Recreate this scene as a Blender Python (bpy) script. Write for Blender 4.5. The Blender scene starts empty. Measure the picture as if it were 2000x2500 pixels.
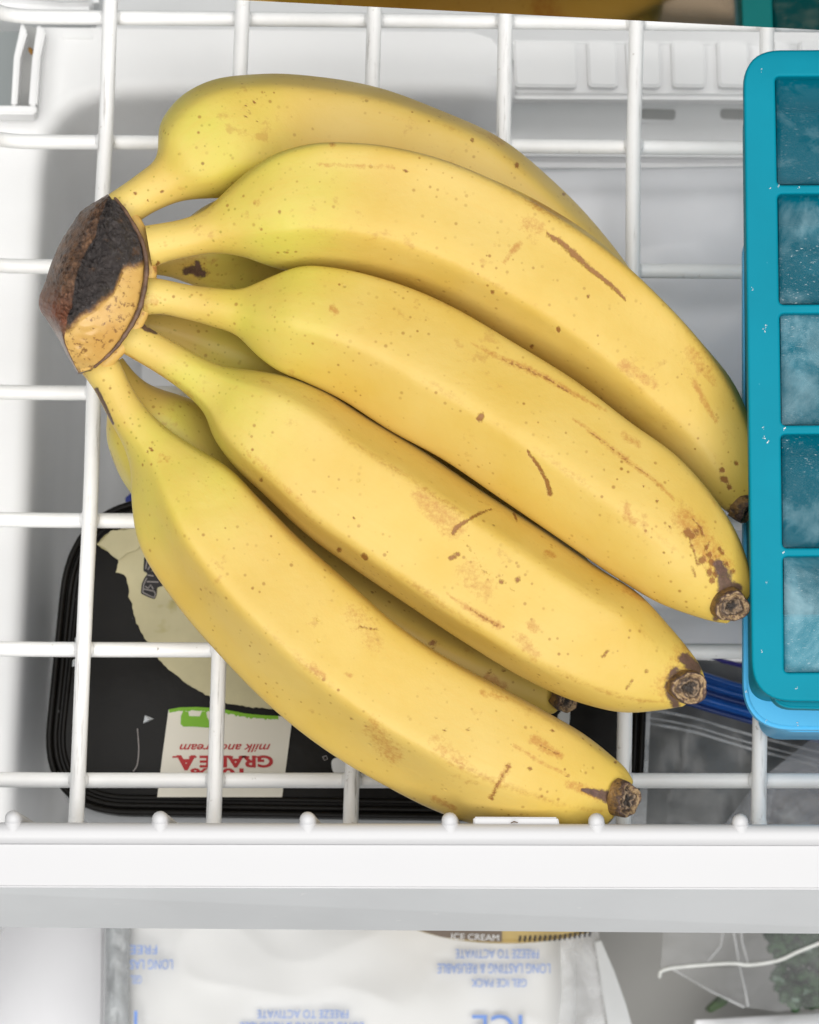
import bpy, bmesh, math, random
import numpy as np
from mathutils import Vector, Matrix, noise as mnoise

# ------------------------------------------------------------------ camera, world, lamps, exposure
S = 0.01                                   # all modelling below is in centimetres
SC = bpy.context.scene
COL = SC.collection
CAM_ROT = (0.1497, -0.0420, 0.0267)
CAM_LOC = (5.5353, -28.0655, 91.3713)
FOC = 8000.0                               # focal length in photograph pixels (2000 x 2500)
cd = bpy.data.cameras.new('camera')
cam = bpy.data.objects.new('camera', cd); COL.objects.link(cam)
cam.location = Vector(CAM_LOC) * S; cam.rotation_euler = CAM_ROT
cd.sensor_fit = 'VERTICAL'; cd.sensor_height = 36.0; cd.sensor_width = 28.8
cd.lens = FOC / 2500 * 36.0
cd.clip_start = 0.02; cd.clip_end = 20.0
cd.dof.use_dof = True; cd.dof.focus_distance = 0.875; cd.dof.aperture_fstop = 20.0
SC.camera = cam

w = bpy.data.worlds.new('World'); SC.world = w; w.use_nodes = True
bg = w.node_tree.nodes['Background']
bg.inputs[0].default_value = (0.93, 0.97, 1.0, 1); bg.inputs[1].default_value = 0.16

def area_lamp(name, loc, target, size, power, col):
    ld = bpy.data.lights.new(name, 'AREA'); ld.shape = 'RECTANGLE'
    ld.size, ld.size_y = size; ld.energy = power; ld.color = col
    o = bpy.data.objects.new(name, ld); COL.objects.link(o)
    o.location = loc
    o.rotation_euler = (Vector(target) - Vector(loc)).to_track_quat('-Z', 'Y').to_euler()
    return o
area_lamp('softbox_overhead', (0.14, -0.36, 1.32), (0.09, -0.11, 0), (2.1, 2.0), 39.5, (1.0, 0.985, 0.965))
area_lamp('key_lamp', (-0.22, -1.25, 1.30), (0.09, -0.11, 0), (0.6, 0.6), 4.5, (1.0, 0.98, 0.94))  # small key lamp added to shape the bananas, no actual window

vs = SC.view_settings
vs.view_transform = 'Standard'; vs.look = 'None'; vs.exposure = 0.05; vs.gamma = 1.0
SC.cycles.max_bounces = 10; SC.cycles.transparent_max_bounces = 12
SC.cycles.caustics_reflective = False; SC.cycles.caustics_refractive = False
SC.cycles.sample_clamp_indirect = 6.0

# ------------------------------------------------------------------ helpers
def rot_m():
    return np.array(Matrix.LocRotScale(None, cam.rotation_euler, None).to_3x3())
CM = rot_m(); CC = np.array(CAM_LOC)
def P(px, py, z):
    """point at height z (cm) that stands behind photograph pixel (px, py)"""
    d = CM @ np.array([(px - 1000) / FOC, (1250 - py) / FOC, -1.0])
    t = (z - CC[2]) / d[2]
    return CC + d * t
def PV(px, py, z): return Vector(P(px, py, z))
def project(p):
    q = (p - CC) @ CM
    return np.stack([1000 + FOC * q[:, 0] / -q[:, 2], 1250 - FOC * q[:, 1] / -q[:, 2]], 1)

def empty(name, label, cat, loc=(0, 0, 0), group=None):
    o = bpy.data.objects.new(name, None); COL.objects.link(o)
    o.location = Vector(loc) * S; o.empty_display_size = 0.01
    return tag(o, label, cat, group)
def tag(o, label=None, cat=None, group=None, kind=None):
    if label: o['label'] = label
    if cat: o['category'] = cat
    if group: o['group'] = group
    if kind: o['kind'] = kind
    return o
def link(name, me, mat, parent=None):
    o = bpy.data.objects.new(name, me); COL.objects.link(o)
    if mat and not me.materials: me.materials.append(mat)
    if parent:
        o.parent = parent
        if parent.type == 'EMPTY':
            o.matrix_parent_inverse = Matrix.Translation(-parent.location)
    return o
def mesh(name, verts, faces, mat, parent=None, smooth=True, cm=True):
    me = bpy.data.meshes.new(name)
    v = np.asarray(verts, float) * (S if cm else 1)
    me.from_pydata(v.tolist(), [], faces)
    me.update()
    if smooth: me.shade_smooth()
    return link(name, me, mat, parent)
def bm_obj(name, bm, mat, parent=None, smooth=True, angle=40):
    bmesh.ops.recalc_face_normals(bm, faces=bm.faces[:])
    me = bpy.data.meshes.new(name)
    for v in bm.verts: v.co *= S
    bm.to_mesh(me); bm.free()
    if smooth:
        me.shade_smooth()
        if angle and hasattr(me, 'set_sharp_from_angle'): me.set_sharp_from_angle(angle=math.radians(angle))
    return link(name, me, mat, parent)

def catmull(pts, n):
    pts = [np.asarray(p, float) for p in pts]
    q = [2 * pts[0] - pts[1]] + pts + [2 * pts[-1] - pts[-2]]
    seg = [np.linalg.norm(pts[i + 1] - pts[i]) for i in range(len(pts) - 1)]
    out = []
    for i in range(len(pts) - 1):
        p0, p1, p2, p3 = q[i:i + 4]
        m = max(2, int(round(n * seg[i] / sum(seg))))
        for k in range(m):
            t = k / m
            out.append(0.5 * ((2 * p1) + (-p0 + p2) * t + (2 * p0 - 5 * p1 + 4 * p2 - p3) * t * t + (-p0 + 3 * p1 - 3 * p2 + p3) * t ** 3))
    out.append(pts[-1]); return out
def tube_geo(path, r, seg=16, round_ends=True):
    path = [Vector(p) for p in path]
    n = len(path); rr = r if hasattr(r, '__len__') else [r] * n
    T = [(path[min(i + 1, n - 1)] - path[max(i - 1, 0)]).normalized() for i in range(n)]
    up = Vector((0, 0, 1)) if abs(T[0].z) < 0.9 else Vector((0, 1, 0))
    N = (up - T[0] * up.dot(T[0])).normalized()
    rings = []
    def add(c, nn, t, rad):
        b = t.cross(nn)
        rings.append([c + (nn * math.cos(2 * math.pi * k / seg) + b * math.sin(2 * math.pi * k / seg)) * rad for k in range(seg)])
    for i in range(n):
        N = (N - T[i] * N.dot(T[i])).normalized()
        if i == 0 and round_ends:
            for a in (75, 50, 25): add(path[0] - T[0] * rr[0] * math.sin(math.radians(a)), N, T[0], rr[0] * math.cos(math.radians(a)))
        add(path[i], N, T[i], rr[i])
        if i == n - 1 and round_ends:
            for a in (25, 50, 75): add(path[i] + T[i] * rr[i] * math.sin(math.radians(a)), N, T[i], rr[i] * math.cos(math.radians(a)))
    V = [v for ring in rings for v in ring]; F = []
    for i in range(len(rings) - 1):
        for k in range(seg):
            a = i * seg + k; b = i * seg + (k + 1) % seg
            F.append((a, b, b + seg, a + seg))
    F.append(tuple(range(seg))[::-1]); F.append(tuple(range(len(V) - seg, len(V))))
    return V, F
def tube(name, path, r, mat, parent=None, seg=16):
    V, F = tube_geo(path, r, seg)
    return mesh(name, V, F, mat, parent)
def rounded(pts, r, n=7):
    """round the corners of a 2-D polygon"""
    out = []; m = len(pts); rs = r if hasattr(r, '__len__') else [r] * m
    for i in range(m):
        p = np.array(pts[i], float); a = np.array(pts[i - 1], float) - p; b = np.array(pts[(i + 1) % m], float) - p
        la, lb = np.linalg.norm(a), np.linalg.norm(b); q = min(rs[i], la * .49, lb * .49)
        if q < 1e-6: out.append(tuple(p)); continue
        s, e = p + a / la * q, p + b / lb * q
        for k in range(n + 1):
            t = k / n; out.append(tuple((1 - t) ** 2 * s + 2 * t * (1 - t) * p + t * t * e))
    return out
def prism(name, pts, z, thick, mat, parent=None, bevel=0.0, seg=2, px=True, zs=None, angle=40):
    """solid plate: outline in photo pixels at height z (or per-point heights), thickness downwards"""
    bm = bmesh.new()
    top = [bm.verts.new(PV(p[0], p[1], zs[i] if zs else z) if px else Vector((p[0], p[1], z))) for i, p in enumerate(pts)]
    bot = [bm.verts.new(v.co - Vector((0, 0, thick))) for v in top]
    n = len(top)
    bm.faces.new(top); bm.faces.new(bot[::-1])
    for i in range(n): bm.faces.new((top[i], bot[i], bot[(i + 1) % n], top[(i + 1) % n]))
    if bevel:
        bmesh.ops.recalc_face_normals(bm, faces=bm.faces[:])
        es = [e for e in bm.edges if e.is_manifold and e.calc_face_angle(0) > 0.6]
        bmesh.ops.bevel(bm, geom=es, offset=bevel, segments=seg, affect='EDGES', clamp_overlap=True)
    return bm_obj(name, bm, mat, parent, angle=angle)

# ------------------------------------------------------------------ materials
def new_mat(name):
    m = bpy.data.materials.new(name); m.use_nodes = True
    nt = m.node_tree; b = nt.nodes['Principled BSDF']
    return m, nt, b
def N(nt, typ, **kw):
    n = nt.nodes.new(typ)
    for k, v in kw.items():
        if k.startswith('i_'):
            key = k[2:]
            n.inputs[int(key) if key.isdigit() else key].default_value = v
        else: setattr(n, k, v)
    return n
def L(nt, a, b): nt.links.new(a, b)
def plain(name, col, rough=0.45, spec=0.4, var=0.05, vscale=60, bump=0.0, bscale=400, dirt=None, dirt_scale=250, dirt_amt=0.62, metal=0.0, **kw):
    m, nt, b = new_mat(name)
    tc = N(nt, 'ShaderNodeTexCoord')
    nz = N(nt, 'ShaderNodeTexNoise', i_Scale=vscale, i_Detail=5.0)
    L(nt, tc.outputs['Object'], nz.inputs['Vector'])
    c2 = tuple(max(0, c * (1 - var * 2)) for c in col)
    r = N(nt, 'ShaderNodeMix', data_type='RGBA'); r.inputs[6].default_value = (*col, 1); r.inputs[7].default_value = (*c2, 1)
    mp = N(nt, 'ShaderNodeMapRange', i_1=0.35, i_2=0.75); L(nt, nz.outputs[0], mp.inputs[0]); L(nt, mp.outputs[0], r.inputs[0])
    out = r.outputs[2]
    if dirt:
        n2 = N(nt, 'ShaderNodeTexNoise', i_Scale=dirt_scale, i_Detail=3.0, i_Roughness=0.6); L(nt, tc.outputs['Object'], n2.inputs['Vector'])
        m2 = N(nt, 'ShaderNodeMapRange', i_1=dirt_amt, i_2=dirt_amt + .1); L(nt, n2.outputs[0], m2.inputs[0])
        x = N(nt, 'ShaderNodeMix', data_type='RGBA'); x.inputs[7].default_value = (*dirt, 1)
        L(nt, m2.outputs[0], x.inputs[0]); L(nt, out, x.inputs[6]); out = x.outputs[2]
    L(nt, out, b.inputs['Base Color'])
    b.inputs['Roughness'].default_value = rough; b.inputs['Specular IOR Level'].default_value = spec; b.inputs['Metallic'].default_value = metal
    if bump:
        n3 = N(nt, 'ShaderNodeTexNoise', i_Scale=bscale, i_Detail=4.0); L(nt, tc.outputs['Object'], n3.inputs['Vector'])
        bp = N(nt, 'ShaderNodeBump', i_Strength=bump, i_Distance=0.001); L(nt, n3.outputs[0], bp.inputs['Height']); L(nt, bp.outputs[0], b.inputs['Normal'])
    return m
def film_mat(name, col, lo, hi, rough=0.2, scale=35, bump=0.5, bscale=60):
    m, nt, b = new_mat(name)
    tc = N(nt, 'ShaderNodeTexCoord'); nz = N(nt, 'ShaderNodeTexNoise', i_Scale=scale, i_Detail=5.0, i_Distortion=1.0)
    L(nt, tc.outputs['Object'], nz.inputs['Vector'])
    mp = N(nt, 'ShaderNodeMapRange', i_1=0.35, i_2=0.7, i_3=lo, i_4=hi); L(nt, nz.outputs[0], mp.inputs[0]); L(nt, mp.outputs[0], b.inputs['Alpha'])
    b.inputs['Base Color'].default_value = (*col, 1); b.inputs['Roughness'].default_value = rough
    n3 = N(nt, 'ShaderNodeTexNoise', i_Scale=bscale, i_Detail=3.0, i_Distortion=.6); L(nt, tc.outputs['Object'], n3.inputs['Vector'])
    bp = N(nt, 'ShaderNodeBump', i_Strength=bump, i_Distance=0.004); L(nt, n3.outputs[0], bp.inputs['Height']); L(nt, bp.outputs[0], b.inputs['Normal'])
    return m

M_WIRE = plain('white_vinyl_wire', (0.93, 0.928, 0.92), 0.38, 0.45, 0.03, 90, 0.08, 500, dirt=(0.36, 0.31, 0.25), dirt_scale=420, dirt_amt=0.695)
M_TRIM = plain('white_trim_plastic', (0.525, 0.525, 0.535), 0.35, 0.4, 0.008, 30, dirt=(0.4, 0.38, 0.36), dirt_scale=520, dirt_amt=0.765)
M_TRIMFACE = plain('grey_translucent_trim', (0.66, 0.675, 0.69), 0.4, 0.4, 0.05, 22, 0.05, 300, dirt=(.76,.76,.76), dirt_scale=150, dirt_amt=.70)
M_BIN = plain('white_bin_plastic', (0.90, 0.90, 0.90), 0.42, 0.4, 0.03, 25, 0.04, 120, dirt=(.55,.53,.50), dirt_scale=520, dirt_amt=.755)
M_LINER = plain('grey_freezer_liner', (0.42, 0.45, 0.45), 0.5, 0.35, 0.05, 12)

# wires get long scuffs that run with the wire
def wire_scuffed():
    m = M_WIRE.copy(); m.name = 'scuffed_vinyl_wire'; nt = m.node_tree; b = nt.nodes['Principled BSDF']
    src = b.inputs['Base Color'].links[0].from_socket
    tc = N(nt, 'ShaderNodeTexCoord'); mp = N(nt, 'ShaderNodeMapping'); mp.inputs['Scale'].default_value = (900, 45, 900)
    L(nt, tc.outputs['Object'], mp.inputs[0])
    nz = N(nt, 'ShaderNodeTexNoise', i_Scale=1.0, i_Detail=4.0, i_Roughness=.65); L(nt, mp.outputs[0], nz.inputs['Vector'])
    r = N(nt, 'ShaderNodeMapRange', i_1=0.585, i_2=0.71, i_3=0.0, i_4=0.75); L(nt, nz.outputs[0], r.inputs[0])
    x = N(nt, 'ShaderNodeMix', data_type='RGBA'); x.inputs[7].default_value = (0.34, 0.31, 0.29, 1)
    L(nt, r.outputs[0], x.inputs[0]); L(nt, src, x.inputs[6]); L(nt, x.outputs[2], b.inputs['Base Color'])
    return m
M_SCUFF = wire_scuffed()

# ------------------------------------------------------------------ the freezer around the drawer
def quad(name, a, b, c, d, mat, kind='structure'):
    o = mesh(name, [a, b, c, d], [(0, 1, 2, 3)], mat, smooth=False); o['kind'] = kind; return o
quad('freezer_floor', (-60, -60, -24.5), (70, -60, -24.5), (70, 30, -24.5), (-60, 30, -24.5), M_LINER)
quad('freezer_back_wall', (-60, 14, -24.5), (70, 14, -24.5), (70, 14, 8), (-60, 14, 8), M_LINER)

# ------------------------------------------------------------------ wire basket
WR = 0.215
basket = empty('wire_basket', 'white vinyl coated wire freezer basket holding the bananas behind its white front trim', 'freezer basket', (9, -12, 0))
def h_y(j, x): return -j * 3.6627 + 0.0288 * x
RZ = 5.4
front_y = lambda px: P(px, 2034, RZ)
# lengthwise wires, laid on top, turned up at the back and the front
for i in range(-0, 7):
    x = i * 3.8
    fy = P(1000 + (i - 2.4) * 333, 2034, RZ)[1] + 0.02
    path = [(x, 8.6, 4.0), (x, 7.9, .9), (x, 7.4, .18), (x, 6.6, 0), (x, 0, 0)] + [(x + .025 * math.sin(i * 2.3 + k * 1.9), -3.5 * k, .015 * math.sin(i + k * 2.2)) for k in range(1, 6)] + [(x, fy + 1.3, 0), (x, fy + .55, .12), (x, fy + .12, .5), (x, fy, 1.2), (x, fy, 4.9)]
    tube('wire', catmull(path, 70), WR, M_SCUFF, basket)
for j in range(0, 7):
    y0 = lambda x: h_y(j, x) + (0.05 if j == 0 else 0)
    lift = 0.0
    path = [(-5.1, y0(-4), 7.5), (-4.0, y0(-3.6), 2.2), (-3.35, y0(-3.2), .25), (-2.75, y0(-2.7), -.33), (-1.9, y0(-1.9), -.43)] + [(k * 4.0, y0(k * 4.0), -.43) for k in range(0, 8)]
    if j >= 4: path = [(p[0] - .55, p[1], p[2]) for p in path[:5]] + path[5:]
    if j in (2, 3): path = [(p[0] - .15, p[1], p[2]) for p in path[:5]] + path[5:]
    tube('wire', catmull(path, 70), WR, M_WIRE, basket)
bm = bmesh.new()
for i in range(7):
    for j in range(7):
        mt = Matrix.Translation((i * 3.8, h_y(j, i * 3.8), -.2)) @ Matrix.Diagonal((.30, .30, .26, 1))
        bmesh.ops.create_icosphere(bm, subdivisions=2, radius=1, matrix=mt)
tag(bm_obj('weld_beads', bm, M_WIRE, basket, angle=None), kind='stuff')
tube('side_rail', [(-5.2, 9, 7.6), (-5.2, -25, 7.6)], .27, M_WIRE, basket)
# front rail with the wire ends that stick up behind it
rail = [P(px, 2035 + (px - 0) * 0.0025, RZ) for px in (-500, 0, 500, 1000, 1500, 2000, 2500)]
tube('front_rail', catmull(rail, 30), .29, M_TRIM, basket, 20)
for k, nx in enumerate((29, 388, 748, 1095, 1453, 1804)):
    ny = 1992 + k * 1.6
    top = PV(nx + 3, ny + 6, RZ + .12)
    vx = 1650
    foot = PV(nx + (vx - nx) * 0.062, ny + 66, 0.6)
    mid = top.lerp(foot, .12)
    tube('front_wire', catmull([top, mid, top.lerp(foot, .5), foot], 14), .215, M_TRIM, basket)
    # weld fillet between wire and rail
    V, F = tube_geo([PV(nx + 3, ny + 8, RZ + .05), PV(nx + 4, 2030, RZ + .02)], [.21, .28], 14)
    mesh('weld', V, F, M_TRIM, basket)
V, F = tube_geo([PV(1248, 2009, RZ + .14), PV(1255, 2006, RZ + .15), PV(1264, 2008, RZ + .14)], [.012, .022, .012], 6)
tag(mesh('crumb', V, F, plain('crumb_dark', (0.10, 0.06, 0.03), .6, .3)), 'tiny dark crumb lying on the white clip of the front rail', 'crumb')
# trim: white top and greyer sloping face
tz = RZ + .1
prism('front_trim', [(-400, 2056), (2500, 2062), (2500, 2173), (-400, 2165)], tz, 1.4, M_TRIM, basket, .05, 3)
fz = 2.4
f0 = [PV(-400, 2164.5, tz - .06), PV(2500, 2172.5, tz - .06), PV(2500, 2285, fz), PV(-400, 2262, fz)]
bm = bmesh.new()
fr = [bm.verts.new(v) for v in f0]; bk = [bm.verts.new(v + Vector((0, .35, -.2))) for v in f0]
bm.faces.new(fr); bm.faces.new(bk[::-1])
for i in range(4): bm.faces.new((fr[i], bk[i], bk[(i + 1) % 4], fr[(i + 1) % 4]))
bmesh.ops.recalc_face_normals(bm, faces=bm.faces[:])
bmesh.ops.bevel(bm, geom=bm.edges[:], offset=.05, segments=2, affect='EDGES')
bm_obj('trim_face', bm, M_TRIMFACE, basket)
clip = prism('clip', [(1157, 1994), (1362, 1995), (1369, 2022), (1156, 2022)], RZ + .05, .5, M_TRIM, basket, .04, 2)
prism('clip_lip', [(1155, 2011), (1368, 2011), (1370, 2024), (1154, 2024)], RZ + .12, .3, M_TRIM, clip, .04, 2)

# ------------------------------------------------------------------ glossy dark panel across the back
def panel_mat():
    m, nt, b = new_mat('dark_mirror_gloss')
    b.inputs['Base Color'].default_value = (0.60, 0.46, 0.32, 1); b.inputs['Metallic'].default_value = 1.0
    tc = N(nt, 'ShaderNodeTexCoord'); nz = N(nt, 'ShaderNodeTexNoise', i_Scale=14.0, i_Detail=3.0); L(nt, tc.outputs['Object'], nz.inputs['Vector'])
    mp = N(nt, 'ShaderNodeMapRange', i_1=.3, i_2=.7, i_3=.06, i_4=.11); L(nt, nz.outputs[0], mp.inputs[0]); L(nt, mp.outputs[0], b.inputs['Roughness'])
    return m
PZ = 8.6
pa, pb = PV(430, -6, PZ), PV(2300, 91, PZ)
bm = bmesh.new(); vv = []
dn = Vector((0, .5, 0))
for base in (pa, pb):
    for q in (base, base + dn, base + dn + Vector((0, 1.25, 4.0)), base + Vector((0, 1.25, 4.0))): vv.append(bm.verts.new(q))
for f in ((0, 1, 2, 3), (4, 7, 6, 5), (0, 3, 7, 4), (1, 5, 6, 2), (0, 4, 5, 1), (3, 2, 6, 7)): bm.faces.new([vv[i] for i in f])
bmesh.ops.recalc_face_normals(bm, faces=bm.faces[:])
bmesh.ops.bevel(bm, geom=bm.edges[:], offset=.04, segments=2, affect='EDGES')
tag(bm_obj('glossy_panel', bm, panel_mat()), 'dark glossy panel above the back of the basket, mirroring the bananas', 'panel')

# ------------------------------------------------------------------ bananas
def banana_mat():
    m, nt, b = new_mat('banana_peel')
    tc = N(nt, 'ShaderNodeTexCoord'); uv = N(nt, 'ShaderNodeUVMap', uv_map='uv'); sp = N(nt, 'ShaderNodeSeparateXYZ'); L(nt, uv.outputs[0], sp.inputs[0])
    oi = N(nt, 'ShaderNodeObjectInfo')
    vec = N(nt, 'ShaderNodeVectorMath', operation='ADD'); L(nt, tc.outputs['Object'], vec.inputs[0])
    sc = N(nt, 'ShaderNodeVectorMath', operation='SCALE'); sc.inputs[0].default_value = (3.1, 1.7, 2.3); L(nt, oi.outputs['Random'], sc.inputs['Scale'])
    L(nt, sc.outputs[0], vec.inputs[1]); V = vec.outputs[0]
    def noise(scale, detail=4, rough=.5, dist=0.0):
        n = N(nt, 'ShaderNodeTexNoise', i_Scale=scale, i_Detail=detail, i_Roughness=rough, i_Distortion=dist); L(nt, V, n.inputs['Vector']); return n.outputs[0]
    def rng(src, a, c, d=0.0, e=1.0, smooth=False):
        n = N(nt, 'ShaderNodeMapRange', i_1=a, i_2=c, i_3=d, i_4=e)
        if smooth: n.interpolation_type = 'SMOOTHSTEP'
        L(nt, src, n.inputs[0]); return n.outputs[0]
    def mul(a, c):
        n = N(nt, 'ShaderNodeMath', operation='MULTIPLY')
        for k, s in enumerate((a, c)):
            if isinstance(s, (int, float)): n.inputs[k].default_value = s
            else: L(nt, s, n.inputs[k])
        return n.outputs[0]
    def add(a, c):
        n = N(nt, 'ShaderNodeMath', operation='ADD', use_clamp=True)
        for k, s in enumerate((a, c)):
            if isinstance(s, (int, float)): n.inputs[k].default_value = s
            else: L(nt, s, n.inputs[k])
        return n.outputs[0]
    def mix(fac, a, c):
        n = N(nt, 'ShaderNodeMix', data_type='RGBA')
        L(nt, fac, n.inputs[0])
        for k, s in ((6, a), (7, c)):
            if isinstance(s, tuple): n.inputs[k].default_value = (*s, 1)
            else: L(nt, s, n.inputs[k])
        return n.outputs[2]
    u = sp.outputs[0]
    base = mix(rng(noise(55, 5), .35, .7), (0.60, 0.422, 0.102), (0.565, 0.38, 0.074))
    base = mix(mul(rng(noise(22, 3), .45, .75), .6), base, (0.612, 0.452, 0.148))
    # green shoulder behind the stalk
    un = N(nt, 'ShaderNodeMath', operation='ADD'); L(nt, u, un.inputs[0]); L(nt, rng(noise(60, 3), 0, 1, -.05, .05), un.inputs[1])
    g = mul(rng(un.outputs[0], .06, .155, 0, 1, True), rng(un.outputs[0], .36, .17, 0, 1, True))
    base = mix(mul(g, rng(noise(70, 3), .25, .7, .2, .6)), base, (0.52, 0.52, 0.07))
    base = mix(rng(u, .115, .02, 0, .75, True), base, (0.67, 0.51, 0.145))
    # greener last centimetres
    base = mix(rng(u, .86, 1.0, 0, .45, True), base, (0.56, 0.41, 0.06))
    # faint fibres that run along the fruit
    cmb = N(nt, 'ShaderNodeCombineXYZ'); L(nt, rng(u, 0, 1, 0, 14), cmb.inputs[0]); L(nt, rng(sp.outputs[1], 0, 1, 0, 150), cmb.inputs[1]); L(nt, oi.outputs['Random'], cmb.inputs[2])
    fib = N(nt, 'ShaderNodeTexNoise', i_Scale=1.0, i_Detail=3.0); L(nt, cmb.outputs[0], fib.inputs['Vector'])
    base = mix(rng(fib.outputs[0], .5, .85, 0, .22), base, (0.62, 0.36, 0.07))
    # freckles: small dots of two sizes
    def dots(scale, rmin, rmax, keep):
        vo = N(nt, 'ShaderNodeTexVoronoi', i_Scale=scale, i_Randomness=1.0); L(nt, V, vo.inputs['Vector'])
        sepc = N(nt, 'ShaderNodeSeparateColor'); L(nt, vo.outputs['Color'], sepc.inputs[0])
        rad = rng(sepc.outputs[0], keep, 1.0, rmin, rmax)
        k = N(nt, 'ShaderNodeMath', operation='GREATER_THAN'); L(nt, sepc.outputs[0], k.inputs[0]); k.inputs[1].default_value = keep
        dv = N(nt, 'ShaderNodeMath', operation='DIVIDE'); L(nt, vo.outputs['Distance'], dv.inputs[0]); L(nt, rad, dv.inputs[1])
        return mul(rng(dv.outputs[0], 1.15, .55), k.outputs[0]), sepc.outputs[1]
    clump = rng(noise(75, 3), .42, .62)
    d1, c1 = dots(430, .12, .25, .22)
    d1 = mul(d1, mul(rng(clump, 0, 1, .06, 1), rng(c1, 0, 1, .4, 1.0)))
    base = mix(d1, base, (0.30, 0.15, 0.025))
    neckish = rng(u, .34, .12, 0, 1, True)
    d3, c3 = dots(520, .12, .24, .15)
    base = mix(mul(d3, mul(neckish, rng(c3, 0, 1, .1, .8))), base, (0.30, 0.24, 0.03))
    d2, c2 = dots(140, .04, .085, .60)
    base = mix(mul(mul(d2, rng(noise(26, 3), .42, .60)), rng(c2, 0, 1, .35, .95)), base, (0.20, 0.095, 0.02))
    # rubbed patches, broken up by grain
    at = N(nt, 'ShaderNodeAttribute', attribute_name='mark'); sm = N(nt, 'ShaderNodeSeparateColor'); L(nt, at.outputs['Color'], sm.inputs[0])
    grain = noise(900, 4, .7)
    rub = rng(mul(noise(48, 5, .6, .6), noise(260, 4, .7)), .345, .42)
    base = mix(mul(rub, .42), base, (0.40, 0.20, 0.045))
    fine = add(mul(grain, .55), add(mul(noise(330, 4, .65), .3), mul(noise(1700, 2), .15)))
    def blot(ch, amp, lo, hi):
        return mul(rng(add(ch, rng(fine, .3, .7, -amp, amp)), lo, hi), rng(ch, .01, .2))
    soft = blot(sm.outputs[0], .62, .30, 1.15)
    base = mix(mul(soft, .85), base, (0.40, 0.165, 0.030))
    ridge = rng(mul(at.outputs['Alpha'], mul(rng(noise(34, 4, .6), .42, .66), rng(grain, .3, .65))), .15, .75)
    base = mix(mul(ridge, .5), base, (0.34, 0.15, 0.03))
    hard = blot(sm.outputs[1], .58, .30, .80)
    base = mix(mul(hard, .92), base, mix(grain, (0.13, 0.045, 0.010), (0.32, 0.135, 0.030)))
    dark = blot(sm.outputs[2], .40, .32, .85)
    base = mix(mul(dark, .95), base, mix(rng(fine, .3, .7), (0.022, 0.013, 0.014), (0.16, 0.09, 0.075)))
    L(nt, base, b.inputs['Base Color'])
    b.inputs['Roughness'].default_value = .43; b.inputs['Specular IOR Level'].default_value = .32
    b.inputs['Subsurface Weight'].default_value = .05; b.inputs['Subsurface Radius'].default_value = (.004, .002, .0006); b.inputs['Subsurface Scale'].default_value = .6
    bp = N(nt, 'ShaderNodeBump', i_Strength=.22, i_Distance=.0006); L(nt, noise(330, 5), bp.inputs['Height'])
    bp2 = N(nt, 'ShaderNodeBump', i_Strength=.35, i_Distance=.0008); bp2.invert = True
    L(nt, add(mul(hard, .8), add(mul(dark, .5), mul(d2, .6))), bp2.inputs['Height']); L(nt, bp.outputs[0], bp2.inputs['Normal']); L(nt, bp2.outputs[0], b.inputs['Normal'])
    return m
M_BANANA = banana_mat()

def tip_mat():
    m, nt, b = new_mat('dried_blossom_end')
    tc = N(nt, 'ShaderNodeTexCoord')
    uv = N(nt, 'ShaderNodeUVMap', uv_map='uv'); sp = N(nt, 'ShaderNodeSeparateXYZ'); L(nt, uv.outputs[0], sp.inputs[0])
    nz = N(nt, 'ShaderNodeTexNoise', i_Scale=520.0, i_Detail=5.0, i_Roughness=.65); L(nt, tc.outputs['Object'], nz.inputs['Vector'])
    ad = N(nt, 'ShaderNodeMath', operation='ADD'); L(nt, sp.outputs[0], ad.inputs[0])
    mr = N(nt, 'ShaderNodeMapRange', i_1=.3, i_2=.7, i_3=-.17, i_4=.17); L(nt, nz.outputs[0], mr.inputs[0]); L(nt, mr.outputs[0], ad.inputs[1])
    cr = N(nt, 'ShaderNodeValToRGB'); L(nt, ad.outputs[0], cr.inputs[0])
    e = cr.color_ramp.elements
    e[0].position = 0; e[0].color = (0.015, 0.012, 0.011, 1); e[1].position = 1; e[1].color = (0.22, 0.12, 0.035, 1)
    for p, c in ((.22, (0.05, 0.035, 0.025)), (.34, (0.26, 0.18, 0.11)), (.43, (0.035, 0.022, 0.018)), (.56, (0.16, 0.10, 0.055)), (.66, (0.42, 0.29, 0.15)), (.74, (0.13, 0.075, 0.05)), (.84, (0.045, 0.026, 0.022))):
        x = e.new(p); x.color = (*c, 1)
    L(nt, cr.outputs[0], b.inputs['Base Color']); b.inputs['Roughness'].default_value = .5
    bp = N(nt, 'ShaderNodeBump', i_Strength=.9, i_Distance=.0012); L(nt, nz.outputs[0], bp.inputs['Height']); L(nt, bp.outputs[0], b.inputs['Normal'])
    return m
M_TIP = tip_mat()

BUNCH_LABEL = 'bunch of eight yellow bananas with a blackened crown lying on the wire basket'
bunch = empty('banana_bunch', BUNCH_LABEL, 'bananas', (9, -10, 0.3))

def spline1(xs, ys, x):
    """smooth cubic through the samples (finite-difference tangents)"""
    xs, ys = np.asarray(xs, float), np.asarray(ys, float)
    m = np.gradient(ys, xs)
    i = np.clip(np.searchsorted(xs, x) - 1, 0, len(xs) - 2)
    h = xs[i + 1] - xs[i]; t = (x - xs[i]) / h
    return (2 * t**3 - 3 * t**2 + 1) * ys[i] + (t**3 - 2 * t**2 + t) * h * m[i] + (-2 * t**3 + 3 * t**2) * ys[i + 1] + (t**3 - t**2) * h * m[i + 1]

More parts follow.
